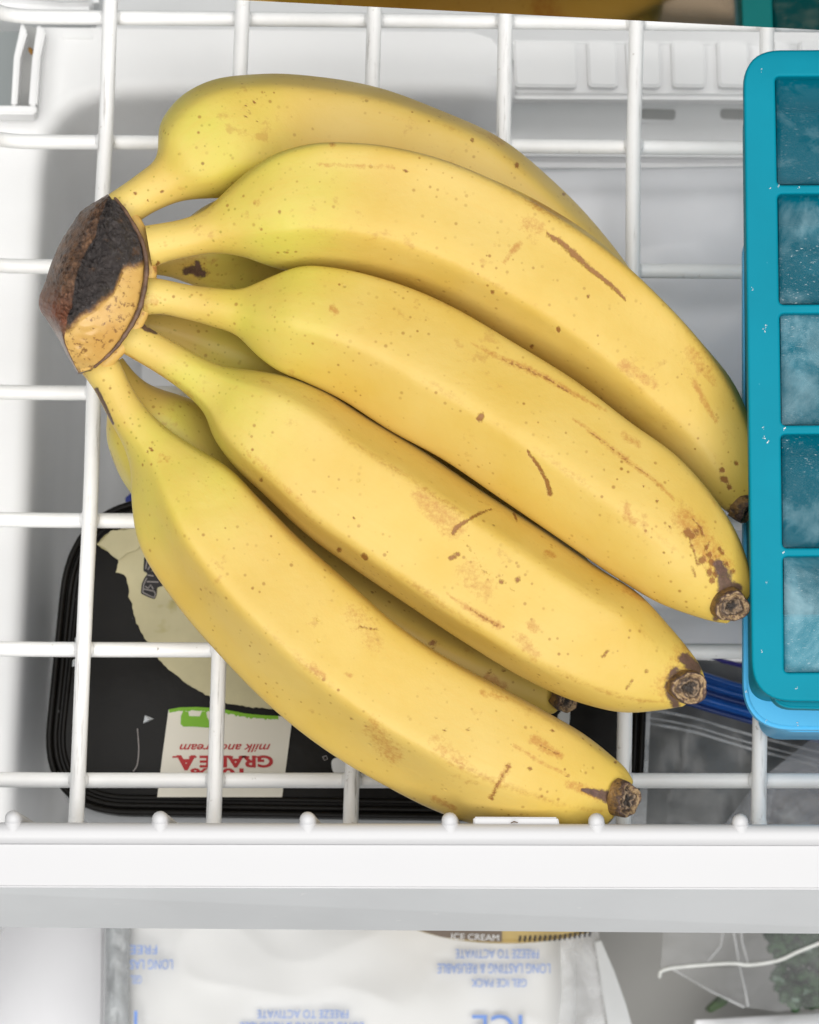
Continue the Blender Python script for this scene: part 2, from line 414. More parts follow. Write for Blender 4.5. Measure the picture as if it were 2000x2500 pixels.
def banana(pairs, zs, ridge, tip, marks=(), nu=420, nv=176, flat=0.95, rl=0.5, rr=0.5, twist=0.0):
    """pairs: opposite points of the outline; zs: height of the axis (fraction along, cm)"""
    Lp = np.array([p[0] for p in pairs], float); Rp = np.array([p[1] for p in pairs], float)
    mid = (Lp + Rp) / 2
    d = np.r_[0, np.cumsum(np.linalg.norm(np.diff(mid, axis=0), axis=1))]; d /= d[-1]
    t = np.linspace(0, 1, nu)
    zc = spline1([z[0] for z in zs], [z[1] for z in zs], t)
    sm = lambda A: np.stack([spline1(d, A[:, k], t) for k in (0, 1)], 1)
    Ls, Rs = sm(Lp), sm(Rp)
    ker = np.ones(9) / 9
    def soften(A):
        B = np.pad(A, ((4, 4), (0, 0)), mode='edge')
        C = np.stack([np.convolve(B[:, k], ker, 'valid') for k in range(A.shape[1])], 1)
        return C
    Ls, Rs = soften(Ls), soften(Rs)
    gap = 2.2 * np.clip((t - .2) / .15, 0, 1)[:, None] * (Rs - Ls) / np.linalg.norm(Rs - Ls, axis=1)[:, None]
    Ls, Rs = Ls + gap, Rs - gap
    lw = np.array([P(Ls[i, 0], Ls[i, 1], zc[i]) for i in range(nu)]); rw = np.array([P(Rs[i, 0], Rs[i, 1], zc[i]) for i in range(nu)])
    C = (lw + rw) / 2; n = rw - lw; hw = np.linalg.norm(n, axis=1) / 2; n = n / (2 * hw[:, None])
    view = CC - C; view /= np.linalg.norm(view, axis=1)[:, None]
    bdir = view - n * (view * n).sum(1)[:, None]; bdir /= np.linalg.norm(bdir, axis=1)[:, None]
    th = np.linspace(0, 2 * math.pi, nv, endpoint=False)
    pos = np.zeros((nu, nv, 3))
    for i in range(nu):
        u = t[i]
        # neck is rounder; the body is a soft pentagon
        k = np.clip((u - .08) / .18, 0, 1) * np.clip((1.02 - u) / .30, 0.05, 1)
        ph = math.radians(ridge + twist * (u - .5))
        p = 13.0
        acc = np.zeros(nv)
        for s in range(5):
            a = ph + math.radians(36 + 72 * s)
            acc += np.maximum(np.cos(th - a), 0) ** p
        r5 = acc ** (-1 / p); r5 /= r5.mean()
        side = .5 + .5 * np.sin(th)          # 0 on the L side, 1 on the R side
        r = 1 + (r5 - 1) * k * (1 - (rl * (1 - side) + rr * side)) * 1.35
        a_, b_ = np.sin(th) * r, np.cos(th) * r         # th = 0 is up towards the viewer, +a is the R side
        a_ = (a_ - (a_.max() + a_.min()) / 2) / ((a_.max() - a_.min()) / 2)
        b_ = b_ / ((b_.max() - b_.min()) / 2) * flat * ((1 - .55 * float(np.clip((u - .80) / .20, 0, 1)) ** 2.2) if tip else 1)
        pos[i] = C[i] + hw[i] * (a_[:, None] * n[i] + b_[:, None] * bdir[i])
    # low-frequency lumps so that no two fruits are alike
    rnd = np.random.RandomState(int(abs(ridge) * 7 + len(pairs) * 13 + mid[3, 0]) % 9999)
    for _ in range(7):
        fu, fv, a0 = rnd.uniform(2, 7), rnd.randint(1, 4), rnd.uniform(0, 6.28)
        am = .010 * rnd.uniform(.4, 1)
        disp = am * np.sin(t[:, None] * fu * 6.28 / 2 + a0 + fv * th[None, :])
        env = np.clip((t - .12) / .15, 0, 1) * np.clip((1 - t) / .1, 0, 1)
        pos += (disp * env[:, None])[:, :, None] * (pos - C[:, None, :])
    # closing cap
    last = pos[-1]; cl = C[-1]; tang = C[-1] - C[-4]; tang /= np.linalg.norm(tang)
    caps = []
    for s, o in ((.97, .02), (.88, .05), (.7, .07), (.4, .08), (.12, .08)):
        caps.append(cl + (last - cl) * s + tang * o)
    pos = np.concatenate([pos, np.array(caps)], 0)
    tt = np.r_[t, np.ones(5)]
    nuu = len(tt)
    verts = pos.reshape(-1, 3)
    idx = np.arange(nuu * nv).reshape(nuu, nv)
    a = idx[:-1, :]; b = np.roll(a, -1, 1); c = np.roll(idx[1:, :], -1, 1); dd = idx[1:, :]
    hand = np.dot(np.cross(n[nu // 2], bdir[nu // 2]), C[nu // 2 + 3] - C[nu // 2 - 3])
    faces = (np.stack([a, dd, c, b], -1) if hand > 0 else np.stack([a, b, c, dd], -1)).reshape(-1, 4)
    me = bpy.data.meshes.new('banana')
    nf = len(faces)
    me.vertices.add(len(verts)); me.vertices.foreach_set('co', (verts * S).ravel())
    me.loops.add(nf * 4); me.loops.foreach_set('vertex_index', faces.ravel())
    me.polygons.add(nf); me.polygons.foreach_set('loop_start', np.arange(nf) * 4); me.polygons.foreach_set('loop_total', np.full(nf, 4))
    me.update(calc_edges=True); me.validate()
    uvl = me.uv_layers.new(name='uv')
    vv = np.repeat(tt, nv); vth = np.tile(np.arange(nv) / nv, nuu)
    uvs = np.stack([vv[faces], vth[faces]], -1)
    wrap = uvs[:, :, 1]; bad = (wrap.max(1) - wrap.min(1)) > .5
    wrap[bad] = np.where(wrap[bad] < .5, wrap[bad] + 1, wrap[bad]); uvs[:, :, 1] = wrap
    uvl.data.foreach_set('uv', uvs.reshape(-1))
    # marks of wear: lie on the visible side of the peel
    nor = np.zeros(len(verts) * 3); me.vertices.foreach_get('normal', nor); nor = nor.reshape(-1, 3)
    cols = np.zeros((len(verts), 4))
    dth = (th[None, :] - np.radians(ridge + twist * (t[:, None] - .5)) + math.pi / 5) % (2 * math.pi / 5) - math.pi / 5
    rg = np.exp(-(dth / .07) ** 2) * np.clip((t[:, None] - .22) / .15, 0, 1)
    cols[:nu * nv, 3] = rg.ravel()
    if marks:
        pp = project(verts); up = np.clip(nor[:, 2] * 3 + .6, 0, 1)
        for mk in marks:
            ch, pl, w0, w1, st = mk
            pl = np.array(pl, float)
            if len(pl) == 1: pl = np.r_[pl, pl + [[.5, .5]]]
            best = np.zeros(len(verts)); tot = len(pl) - 1
            for s in range(tot):
                A, B = pl[s], pl[s + 1]; ab = B - A
                q = np.clip(((pp - A) @ ab) / max(ab @ ab, 1e-6), 0, 1)
                dist = np.linalg.norm(pp - (A + q[:, None] * ab), axis=1)
                ww = (w0 + (w1 - w0) * (s + q) / tot) * (1.0 if ch else 1.15)
                best = np.maximum(best, np.clip(1.5 - dist / ww, 0, 1))
            cols[:, ch] = np.maximum(cols[:, ch], best * st * up)
    at = me.color_attributes.new('mark', 'FLOAT_COLOR', 'POINT'); at.data.foreach_set('color', cols.ravel())
    me.shade_smooth()
    o = link('banana', me, M_BANANA, bunch)
    if tip: blossom(o, *tip)
    return o

def blossom(parent, px, py, z, rx, tilt, seed):
    """dried flower end: short stump with ringed face looking along tilt = (dx, dy in photo px sense, up)"""
    c = PV(px, py, z); d = Vector((tilt[0], -tilt[1], tilt[2])).normalized()
    up = Vector((0, 0, 1)); a = d.cross(up).normalized() if abs(d.z) < .98 else Vector((1, 0, 0)); b = a.cross(d)
    rnd = random.Random(seed); nv = 40
    # profile from the peel up to the rim and into the hollow: (radius, height)
    prof = [(1.07, -.34, 1.0), (1.06, -.22, .97), (1.05, -.12, .92), (1.03, -.04, .86), (1.0, .03, .80), (.93, .07, .74), (.86, .05, .68), (.78, -.02, .62), (.66, -.05, .54), (.58, .02, .44), (.50, .035, .36), (.42, -.01, .28), (.28, -.06, .2), (.12, -.04, .1)]
    off = [rnd.uniform(-1, 1) for _ in range(6)]
    V, U = [], []
    for r, h, q in prof:
        for k in range(nv):
            an = 2 * math.pi * k / nv
            w_ = 1 + .07 * math.sin(2 * an + off[0] * 3) + .06 * math.sin(3 * an + off[1] * 3) + .035 * math.sin(5 * an + off[2] * 3)
            hh = h + .03 * math.sin(3 * an + off[3] * 3) + .02 * math.sin(7 * an + r * 9)
            V.append(c + (a * math.cos(an) + b * math.sin(an)) * rx * r * w_ + d * hh); U.append(q)
    F = []
    for i in range(len(prof) - 1):
        for k in range(nv):
            F.append((i * nv + k, i * nv + (k + 1) % nv, (i + 1) * nv + (k + 1) % nv, (i + 1) * nv + k))
    F.append(tuple(range((len(prof) - 1) * nv, len(prof) * nv)))
    o = mesh('blossom_tip', V, F, M_TIP, parent)
    me = o.data; uvl = me.uv_layers.new(name='uv')
    for lp in me.loops: uvl.data[lp.index].uv = (U[lp.vertex_index], 0)
    return o

SOFT, HARD, DARK = 0, 1, 2
# top-most banana at the back
B1 = [((262, 478), (316, 556)), ((338, 425), (385, 512)), ((382, 385), (450, 488)), ((392, 300), (545, 480)), ((430, 243), (600, 472)),
      ((510, 193), (670, 462)), ((640, 176), (740, 460)), ((790, 184), (820, 474)), ((920, 206), (900, 500)), ((1080, 262), (1000, 545)),
      ((1220, 328), (1110, 610)), ((1356, 440), (1220, 690)), ((1470, 562), (1340, 790)), ((1560, 690), (1450, 880)), ((1610, 800), (1540, 940)), ((1630, 890), (1590, 955))]
banana(B1, [(0, 5.5), (.1, 5.4), (.2, 4.8), (.35, 4.0), (.6, 3.5), (.85, 3.1), (1, 3.0)], -30, None,
       [(HARD, [(618, 243)], 3.5, 3.5, .8), (HARD, [(600, 258)], 3, 3, .8), (HARD, [(606, 270)], 3, 3, .75), (HARD, [(600, 283)], 3, 3, .8), (HARD, [(628, 296)], 3, 3, .8),
        (HARD, [(612, 275)], 2.5, 2.5, .8), (HARD, [(622, 250)], 3, 3, .7), (HARD, [(1153, 342)], 5, 5, .9), (HARD, [(1262, 403)], 6, 6, .9), (HARD, [(1376, 474)], 5, 5, .8),
        (SOFT, [(1200, 330), (1225, 345)], 12, 12, .6), (HARD, [(330, 472)], 4, 4, .8), (HARD, [(396, 468)], 4, 4, .8), (HARD, [(360, 490)], 3, 3, .7)])
B2 = [((350, 553), (368, 655)), ((395, 546), (410, 638)), ((446, 536), (458, 627)), ((505, 510), (525, 617)), ((548, 470), (590, 624)), ((600, 420), (640, 640)), ((670, 368), (700, 655)),
      ((754, 339), (760, 660)), ((880, 335), (860, 675)), ((1010, 356), (960, 702)), ((1187, 415), (1090, 757)), ((1345, 494), (1200, 820)),
      ((1490, 590), (1310, 884)), ((1620, 712), (1430, 962)), ((1730, 842), (1560, 1064)), ((1804, 955), (1675, 1160)), ((1846, 1070), (1745, 1228)), ((1862, 1160), (1790, 1262))]
banana(B2, [(0, 5.9), (.08, 6.1), (.2, 6.0), (.4, 5.6), (.7, 4.9), (.9, 4.4), (1, 4.3)], -40, (1826, 1248, 4.3, .42, (.75, .6, .3), 3), rl=-.15, rr=.65, marks=
       [(HARD, [(1336, 572), (1365, 587), (1404, 622)], 4, 9, 1.0), (HARD, [(1404, 622), (1453, 666), (1493, 696), (1526, 730)], 8, 3, 1.0),
        (SOFT, [(1318, 486), (1345, 505), (1394, 530)], 22, 12, 1.0), (SOFT, [(1400, 532), (1430, 560)], 9, 5, .7), (SOFT, [(1288, 546), (1318, 558)], 18, 14, .62),
        (SOFT, [(1266, 597), (1232, 640)], 9, 5, .75), (SOFT, [(1522, 890), (1560, 915), (1596, 937)], 13, 12, .72), (SOFT, [(1693, 932), (1722, 985), (1748, 1028)], 8, 5, .85),
        (SOFT, [(1690, 860), (1740, 930)], 16, 12, .6), (HARD, [(1763, 1148)], 7, 7, 1), (HARD, [(1767, 1170), (1772, 1173)], 9, 8, 1), (HARD, [(1781, 1190)], 7, 7, 1), (HARD, [(1798, 1131)], 5, 5, .9),
        (HARD, [(1202, 712)], 5, 5, .85), (HARD, [(1362, 803), (1364, 808)], 5, 5, .9), (HARD, [(1298, 846)], 5, 5, .9), (HARD, [(1436, 724)], 5, 5, .85), (HARD, [(1351, 683)], 4, 4, .7),
        (HARD, [(756, 406)], 3, 3, .9), (HARD, [(988, 415), (994, 417)], 4, 4, 1), (SOFT, [(780, 402), (960, 408)], 5, 5, .6), (SOFT, [(850, 340), (1000, 356), (1187, 420)], 5, 8, .62),
        (SOFT, [(812, 353)], 7, 7, .9), (HARD, [(812, 353)], 4, 4, .5), (DARK, [(1790, 1250), (1840, 1225)], 16, 18, .9), (SOFT, [(630, 494)], 9, 9, .6), (HARD, [(386, 641), (384, 650)], 4, 4, .9),
        (SOFT, [(345, 630), (372, 652)], 8, 10, .5)])
B3 = [((352, 676), (345, 770)), ((400, 683), (393, 766)), ((450, 694), (442, 776)), ((530, 704), (520, 797)), ((592, 706), (580, 820)), ((650, 684), (622, 862)), ((726, 660), (675, 902)),
      ((820, 668), (740, 930)), ((954, 702), (830, 974)), ((1090, 759), (950, 1052)), ((1250, 850), (1080, 1125)), ((1394, 939), (1220, 1220)), ((1540, 1048), (1370, 1320)),
      ((1662, 1132), (1510, 1414)), ((1750, 1226), (1615, 1476)), ((1806, 1315), (1695, 1506)), ((1833, 1395), (1745, 1520)), ((1838, 1445), (1775, 1524))]
banana(B3, [(0, 5.8), (.08, 6.0), (.2, 6.1), (.4, 5.9), (.7, 5.7), (.88, 5.8), (1, 6.15)], -55, (1789, 1481, 6.78, .43, (.22, .34, .9), 5), rl=.2, rr=.6, marks=
       [(SOFT, [(1150, 838), (1207, 866), (1266, 893)], 3, 9, .8), (SOFT, [(1266, 893), (1325, 917), (1394, 957), (1480, 1003)], 9, 4, .85), (HARD, [(1250, 886), (1325, 919), (1400, 962)], 3, 3, .55), (SOFT, [(1399, 1021), (1443, 1055), (1493, 1095)], 3, 7, .75), (SOFT, [(1493, 1095), (1557, 1144), (1611, 1183), (1645, 1220)], 7, 4, .8), (HARD, [(1440, 1052), (1500, 1100), (1600, 1175)], 2.5, 2.5, .5),
        (HARD, [(1230, 880), (1325, 917)], 4, 4, .5), (HARD, [(1288, 1102), (1315, 1139), (1333, 1171), (1343, 1206)], 3, 7, .95), (HARD, [(1175, 1017), (1172, 1022)], 8, 8, 1),
        (SOFT, [(1532, 1238), (1530, 1265), (1550, 1275)], 9, 9, .75), (SOFT, [(1524, 1062), (1560, 1085)], 9, 7, .65), (SOFT, [(812, 752), (820, 762)], 10, 8, .85),
        (HARD, [(1680, 1300), (1690, 1308)], 11, 10, .85), (HARD, [(1700, 1299)], 8, 8, .9), (HARD, [(1713, 1367)], 9, 9, 1), (HARD, [(1738, 1372)], 8, 8, 1), (HARD, [(1732, 1354)], 7, 7, 1),
        (HARD, [(1724, 1340), (1730, 1326)], 5, 4, 1), (HARD, [(1732, 1398)], 8, 8, 1), (HARD, [(1747, 1402)], 8, 8, 1), (HARD, [(1740, 1417)], 9, 9, .9), (HARD, [(1772, 1377)], 7, 7, 1), (HARD, [(1790, 1395)], 7, 6, .9),
        (HARD, [(1758, 1340), (1766, 1352)], 6, 5, .9), (SOFT, [(1668, 1262), (1700, 1300), (1760, 1380)], 24, 26, .8), (HARD, [(1692, 1268), (1712, 1288), (1718, 1310)], 3, 4, .7),
        (HARD, [(1684, 1320), (1696, 1350), (1705, 1380)], 4, 4, .6), (HARD, [(1690, 1385), (1698, 1410)], 4, 4, .6), (DARK, [(1755, 1378), (1768, 1405), (1774, 1440)], 14, 24, 1), (DARK, [(1770, 1432), (1800, 1436)], 18, 14, 1),
        (DARK, [(1748, 1510), (1752, 1470), (1775, 1440)], 9, 14, .85), (HARD, [(1635, 1284)], 4, 4, .9), (HARD, [(1604, 1222)], 4, 4, .8), (SOFT, [(352, 700), (352, 770)], 10, 10, .55),
        (SOFT, [(376, 735)], 13, 13, .7), (HARD, [(1632, 1376)], 3, 3, .9), (HARD, [(1572, 1186)], 3, 3, .8), (DARK, [(395, 770), (430, 776)], 5, 4, .8)])
B4 = [((322, 770), (258, 838)), ((380, 810), (325, 876)), ((440, 844), (392, 916)), ((500, 876), (455, 962)), ((556, 896), (500, 1008)), ((620, 903), (522, 1060)), ((700, 915), (566, 1122)),
      ((790, 950), (640, 1194)), ((900, 1020), (750, 1298)), ((1030, 1096), (870, 1385)), ((1170, 1187), (1000, 1473)), ((1320, 1285), (1140, 1566)), ((1460, 1382), (1290, 1656)),
      ((1570, 1452), (1420, 1714)), ((1638, 1528), (1530, 1740)), ((1686, 1588), (1605, 1736)), ((1716, 1632), (1645, 1730)), ((1724, 1660), (1665, 1726))]
banana(B4, [(0, 5.5), (.08, 5.7), (.2, 5.8), (.4, 5.6), (.7, 5.3), (.88, 5.5), (1, 5.9)], 48, (1685, 1680, 6.5, .45, (.22, .22, .95), 9), rl=.6, rr=.2, marks=
       [(HARD, [(1200, 1243), (1171, 1253), (1138, 1272), (1114, 1288), (1108, 1300)], 3, 6, .9), (SOFT, [(1030, 1215), (1070, 1255), (1105, 1285)], 22, 26, .72), (SOFT, [(1090, 1450), (1138, 1481)], 3, 7, .8), (SOFT, [(1138, 1481), (1179, 1506), (1220, 1529)], 7, 8, 1.0),
        (HARD, [(1150, 1489), (1214, 1526)], 3, 4, .7), (HARD, [(888, 1357), (893, 1362)], 7, 7, 1), (HARD, [(828, 1343)], 6, 6, .95), (HARD, [(1100, 1363), (1119, 1352)], 6, 6, .85), (HARD, [(1264, 1416)], 7, 7, .85), (HARD, [(1224, 1420)], 6, 6, .85),
        (HARD, [(1130, 1319), (1159, 1351), (1179, 1392), (1224, 1416), (1256, 1441)], 2.2, 2.2, .55), (SOFT, [(1150, 1400), (1185, 1440)], 34, 24, .55), (SOFT, [(1298, 1528), (1306, 1534)], 13, 12, .85), (SOFT, [(1275, 1560), (1305, 1600)], 14, 14, .7),
        (SOFT, [(1335, 1350), (1352, 1356)], 8, 6, .85), (HARD, [(1148, 1345)], 4, 3, .5), (HARD, [(1255, 1253), (1262, 1272)], 3, 3, .7), (SOFT, [(1530, 1440), (1570, 1462)], 12, 8, .7),
        (HARD, [(1145, 1473)], 4, 4, .9), (HARD, [(864, 1264)], 4, 4, .9), (HARD, [(638, 1172)], 6, 5, .9), (HARD, [(1485, 1588), (1470, 1605)], 4, 4, .8), (HARD, [(1530, 1680), (1545, 1660)], 5, 4, .6), (HARD, [(1580, 1640)], 7, 6, .5),
        (DARK, [(1672, 1608), (1700, 1632)], 16, 18, 1), (DARK, [(1634, 1672), (1640, 1700), (1650, 1722)], 14, 12, .9), (DARK, [(1650, 1640), (1640, 1660)], 15, 14, .85), (SOFT, [(1670, 1600), (1630, 1680)], 30, 30, .6),
        (DARK, [(340, 786), (356, 803), (381, 812)], 8, 5, 1), (SOFT, [(280, 850), (360, 898), (420, 935)], 5, 5, .7), (SOFT, [(600, 1100), (760, 1250)], 9, 6, .42)])
B5 = [((190, 900), (276, 846)), ((226, 945), (296, 890)), ((250, 990), (320, 942)), ((276, 1040), (360, 1000)), ((300, 1085), (412, 1048)), ((318, 1140), (480, 1093)),
      ((322, 1225), (555, 1138)), ((340, 1330), (640, 1222)), ((427, 1475), (740, 1322)), ((533, 1600), (860, 1427)), ((659, 1725), (970, 1520)), ((800, 1836), (1090, 1602)),
      ((941, 1921), (1220, 1677)), ((1080, 1987), (1338, 1741)), ((1230, 2030), (1436, 1797)), ((1350, 2042), (1496, 1844)), ((1445, 2030), (1535, 1882)), ((1488, 2012), (1548, 1906))]
banana(B5, [(0, 5.1), (.08, 5.3), (.2, 5.2), (.4, 4.8), (.7, 4.2), (.88, 4.1), (1, 4.4)], -22, (1534, 1953, 4.85, .46, (.72, .25, .68), 14), rl=.05, rr=.5, marks=
       [(HARD, [(1240, 1871)], 7, 7, .7), (HARD, [(1238, 1880), (1217, 1912), (1200, 1950)], 4, 5, .72), (SOFT, [(1240, 1872), (1200, 1945)], 9, 6, .8), (SOFT, [(1306, 1807), (1335, 1826), (1368, 1846)], 14, 8, .85), (HARD, [(1320, 1818), (1362, 1842)], 3, 3, .55),
        (SOFT, [(1256, 1820), (1320, 1860), (1386, 1894)], 5, 5, .72), (SOFT, [(910, 1775), (935, 1815), (960, 1840)], 22, 24, .62), (SOFT, [(1060, 1950), (1110, 1974)], 7, 6, .85), (SOFT, [(1066, 1810), (1130, 1860)], 18, 14, .5),
        (HARD, [(1085, 1782)], 5, 5, .95), (HARD, [(1143, 1781)], 4, 4, .95), (HARD, [(1064, 1754)], 3, 3, .8), (HARD, [(1349, 1783)], 4, 4, .9), (HARD, [(1294, 1876)], 4.5, 4.5, .95), (HARD, [(879, 1530), (900, 1533), (923, 1537)], 3.5, 3, .7),
        (SOFT, [(765, 1630), (790, 1650)], 12, 8, .6), (SOFT, [(845, 1645), (855, 1650)], 7, 6, .7), (SOFT, [(870, 1500), (920, 1570)], 30, 26, .42), (HARD, [(858, 1754)], 4, 4, .9), (HARD, [(1386, 1894)], 4, 4, .9), (SOFT, [(1180, 1690), (1235, 1708)], 9, 7, .65),
        (DARK, [(1424, 1928), (1463, 1938), (1500, 1950)], 5, 20, 1), (DARK, [(1500, 1935), (1508, 1985), (1522, 2005)], 12, 10, .9), (SOFT, [(1390, 1915), (1460, 1940)], 10, 14, .8), (HARD, [(1424, 1928), (1450, 1938)], 5, 8, .8),
        (DARK, [(1495, 2010), (1520, 2004)], 10, 8, .8), (DARK, [(236, 950), (256, 990), (276, 1034)], 6, 4, .95), (HARD, [(367, 1094), (372, 1100)], 4, 4, .8), (HARD, [(360, 1102)], 3, 3, .8), (HARD, [(275, 1001)], 4, 4, .8), (SOFT, [(400, 1120), (412, 1126)], 14, 10, .5),
        (SOFT, [(205, 916), (240, 990)], 6, 6, .6), (HARD, [(1503, 1861)], 4, 4, .8)])
# lower row
Q1 = [((248, 895), (296, 868)), ((262, 950), (330, 912)), ((262, 1008), (375, 945)), ((259, 1060), (450, 967)), ((283, 1143), (540, 1020)), ((340, 1240), (650, 1130)), ((450, 1370), (760, 1240)), ((600, 1500), (880, 1340)),
      ((760, 1610), (1000, 1430)), ((930, 1690), (1130, 1520)), ((1100, 1735), (1250, 1590)), ((1230, 1755), (1330, 1640)), ((1330, 1750), (1385, 1672)), ((1352, 1742), (1402, 1694))]
banana(Q1, [(0, 4.0), (.1, 3.6), (.25, 2.3), (.5, 1.9), (.8, 1.9), (1, 2.0)], 20, (1385, 1712, 2.5, .36, (.5, .62, .6), 21),
       [(HARD, [(1052, 1572), (1060, 1566)], 6, 6, 1), (HARD, [(1058, 1580)], 5, 5, .9), (HARD, [(1195, 1640)], 4, 4, .9), (HARD, [(1230, 1637)], 4, 4, .9), (SOFT, [(1190, 1660), (1225, 1675)], 16, 12, .9), (DARK, [(266, 1100), (285, 1148)], 4, 3, .8), (DARK, [(1360, 1690), (1378, 1728)], 9, 9, .7)], nu=240, nv=96)
Q2 = [((345, 762), (345, 820)), ((430, 770), (420, 850)), ((520, 780), (480, 900)), ((620, 790), (540, 980)), ((740, 830), (640, 1080)), ((900, 930), (770, 1180)), ((1100, 1080), (960, 1330)), ((1300, 1240), (1180, 1470)), ((1440, 1370), (1350, 1540)), ((1500, 1440), (1450, 1525))]
banana(Q2, [(0, 4.2), (.15, 3.4), (.3, 2.3), (.5, 2.0), (.8, 1.9), (1, 1.9)], -10, None, nu=180, nv=80)
Q3 = [((352, 612), (352, 668)), ((410, 585), (415, 674)), ((470, 524), (470, 695)), ((560, 480), (560, 720)), ((680, 440), (680, 720)), ((820, 450), (800, 740)), ((1000, 500), (930, 780)), ((1200, 620), (1100, 880)), ((1350, 760), (1250, 1000)), ((1450, 880), (1390, 1080)), ((1520, 1000), (1490, 1110))]
banana(Q3, [(0, 4.4), (.12, 3.6), (.3, 2.2), (.5, 2.0), (.8, 1.9), (1, 1.9)], 15, None,
       [(DARK, [(455, 662), (475, 658), (492, 668)], 11, 13, 1), (DARK, [(482, 640), (480, 658)], 7, 12, 1), (HARD, [(500, 668)], 14, 12, .6), (SOFT, [(470, 650)], 30, 30, .6), (HARD, [(570, 700)], 4, 4, 1)], nu=180, nv=80)

# crown: the woody block where the stalks meet
def crown_mat():
    m, nt, b = new_mat('crown_skin')
    tc = N(nt, 'ShaderNodeTexCoord'); uv = N(nt, 'ShaderNodeUVMap', uv_map='uv'); sp = N(nt, 'ShaderNodeSeparateXYZ'); L(nt, uv.outputs[0], sp.inputs[0])
    def noise(scale, detail=5, rough=.6, dist=0.):
        n = N(nt, 'ShaderNodeTexNoise', i_Scale=scale, i_Detail=detail, i_Roughness=rough, i_Distortion=dist); L(nt, tc.outputs['Object'], n.inputs['Vector']); return n.outputs[0]
    def rng(s, a, c, d=0., e=1.):
        n = N(nt, 'ShaderNodeMapRange', i_1=a, i_2=c, i_3=d, i_4=e); L(nt, s, n.inputs[0]); return n.outputs[0]
    def mix(f, a, c):
        n = N(nt, 'ShaderNodeMix', data_type='RGBA'); L(nt, f, n.inputs[0])
        for k, s in ((6, a), (7, c)):
            if isinstance(s, tuple): n.inputs[k].default_value = (*s, 1)
            else: L(nt, s, n.inputs[k])
        return n.outputs[2]
    def attr(name):
        global _A
        a = _A = N(nt, 'ShaderNodeAttribute', attribute_name=name); s = N(nt, 'ShaderNodeSeparateColor'); L(nt, a.outputs['Color'], s.inputs[0]); return s.outputs
    def add(a, c):
        n = N(nt, 'ShaderNodeMath', operation='ADD'); L(nt, a, n.inputs[0]); L(nt, c, n.inputs[1]); return n.outputs[0]
    A = attr('zones')
    black = mix(noise(600), (0.008, 0.007, 0.008), (0.075, 0.06, 0.055))
    black = mix(rng(noise(180, 6, .7), .58, .68), black, (0.10, 0.055, 0.03))
    black = mix(rng(noise(420, 3, .5, 2.5), .66, .72, 0, .55), black, (0.24, 0.21, 0.19))
    cut = mix(rng(noise(300, 6, .7), .35, .65), (0.045, 0.025, 0.018), (0.24, 0.13, 0.07))
    redm = N(nt, 'ShaderNodeMath', operation='MULTIPLY'); L(nt, _A.outputs['Alpha'], redm.inputs[0]); L(nt, rng(noise(70, 4), .3, .6), redm.inputs[1])
    cut = mix(redm.outputs[0], cut, mix(noise(500, 5, .7), (0.14, 0.03, 0.018), (0.36, 0.13, 0.06)))
    yel = mix(rng(noise(90), .35, .65), (0.60, 0.39, 0.12), (0.50, 0.28, 0.07))
    yel = mix(rng(noise(620, 4, .65), .54, .64, 0, .8), yel, (0.16, 0.07, 0.02))
    edge = add(A[0], rng(noise(150, 6, .7), .3, .7, -.22, .22))
    base = mix(rng(edge, .22, .48), yel, mix(noise(400), (0.16, 0.075, 0.03), (0.30, 0.16, 0.06)))
    base = mix(rng(edge, .42, .66), base, black)
    base = mix(rng(add(A[1], rng(noise(200, 5), .3, .7, -.2, .2)), .44, .56), base, cut)
    base = mix(rng(A[2], .35, .7), base, (0.10, 0.055, 0.035))
    L(nt, base, b.inputs['Base Color']); b.inputs['Roughness'].default_value = .34; b.inputs['Specular IOR Level'].default_value = .5
    h = N(nt, 'ShaderNodeMath', operation='MULTIPLY'); L(nt, noise(380, 6, .7, .8), h.inputs[0]); L(nt, rng(A[0], .2, .8, .03, 1.0), h.inputs[1])
    bp = N(nt, 'ShaderNodeBump', i_Strength=.9, i_Distance=.0022); L(nt, h.outputs[0], bp.inputs['Height']); L(nt, bp.outputs[0], b.inputs['Normal'])
    return m
CL = [(262, 474), (228, 494), (194, 515), (170, 547), (143, 589), (122, 635), (103, 691), (89, 728), (93, 756), (117, 790), (145, 833), (163, 868), (190, 912)]
CR = [(281, 484), (303, 510), (330, 554), (347, 589), (357, 631), (357, 677), (348, 728), (340, 756), (326, 786), (308, 815), (288, 843), (262, 870), (226, 900)]
CRG = [(265, 480), (256, 500), (244, 530), (232, 570), (206, 620), (186, 665), (178, 710), (172, 745), (166, 770), (160, 800), (156, 826), (168, 862), (192, 910)]   # ridge between cut face and side
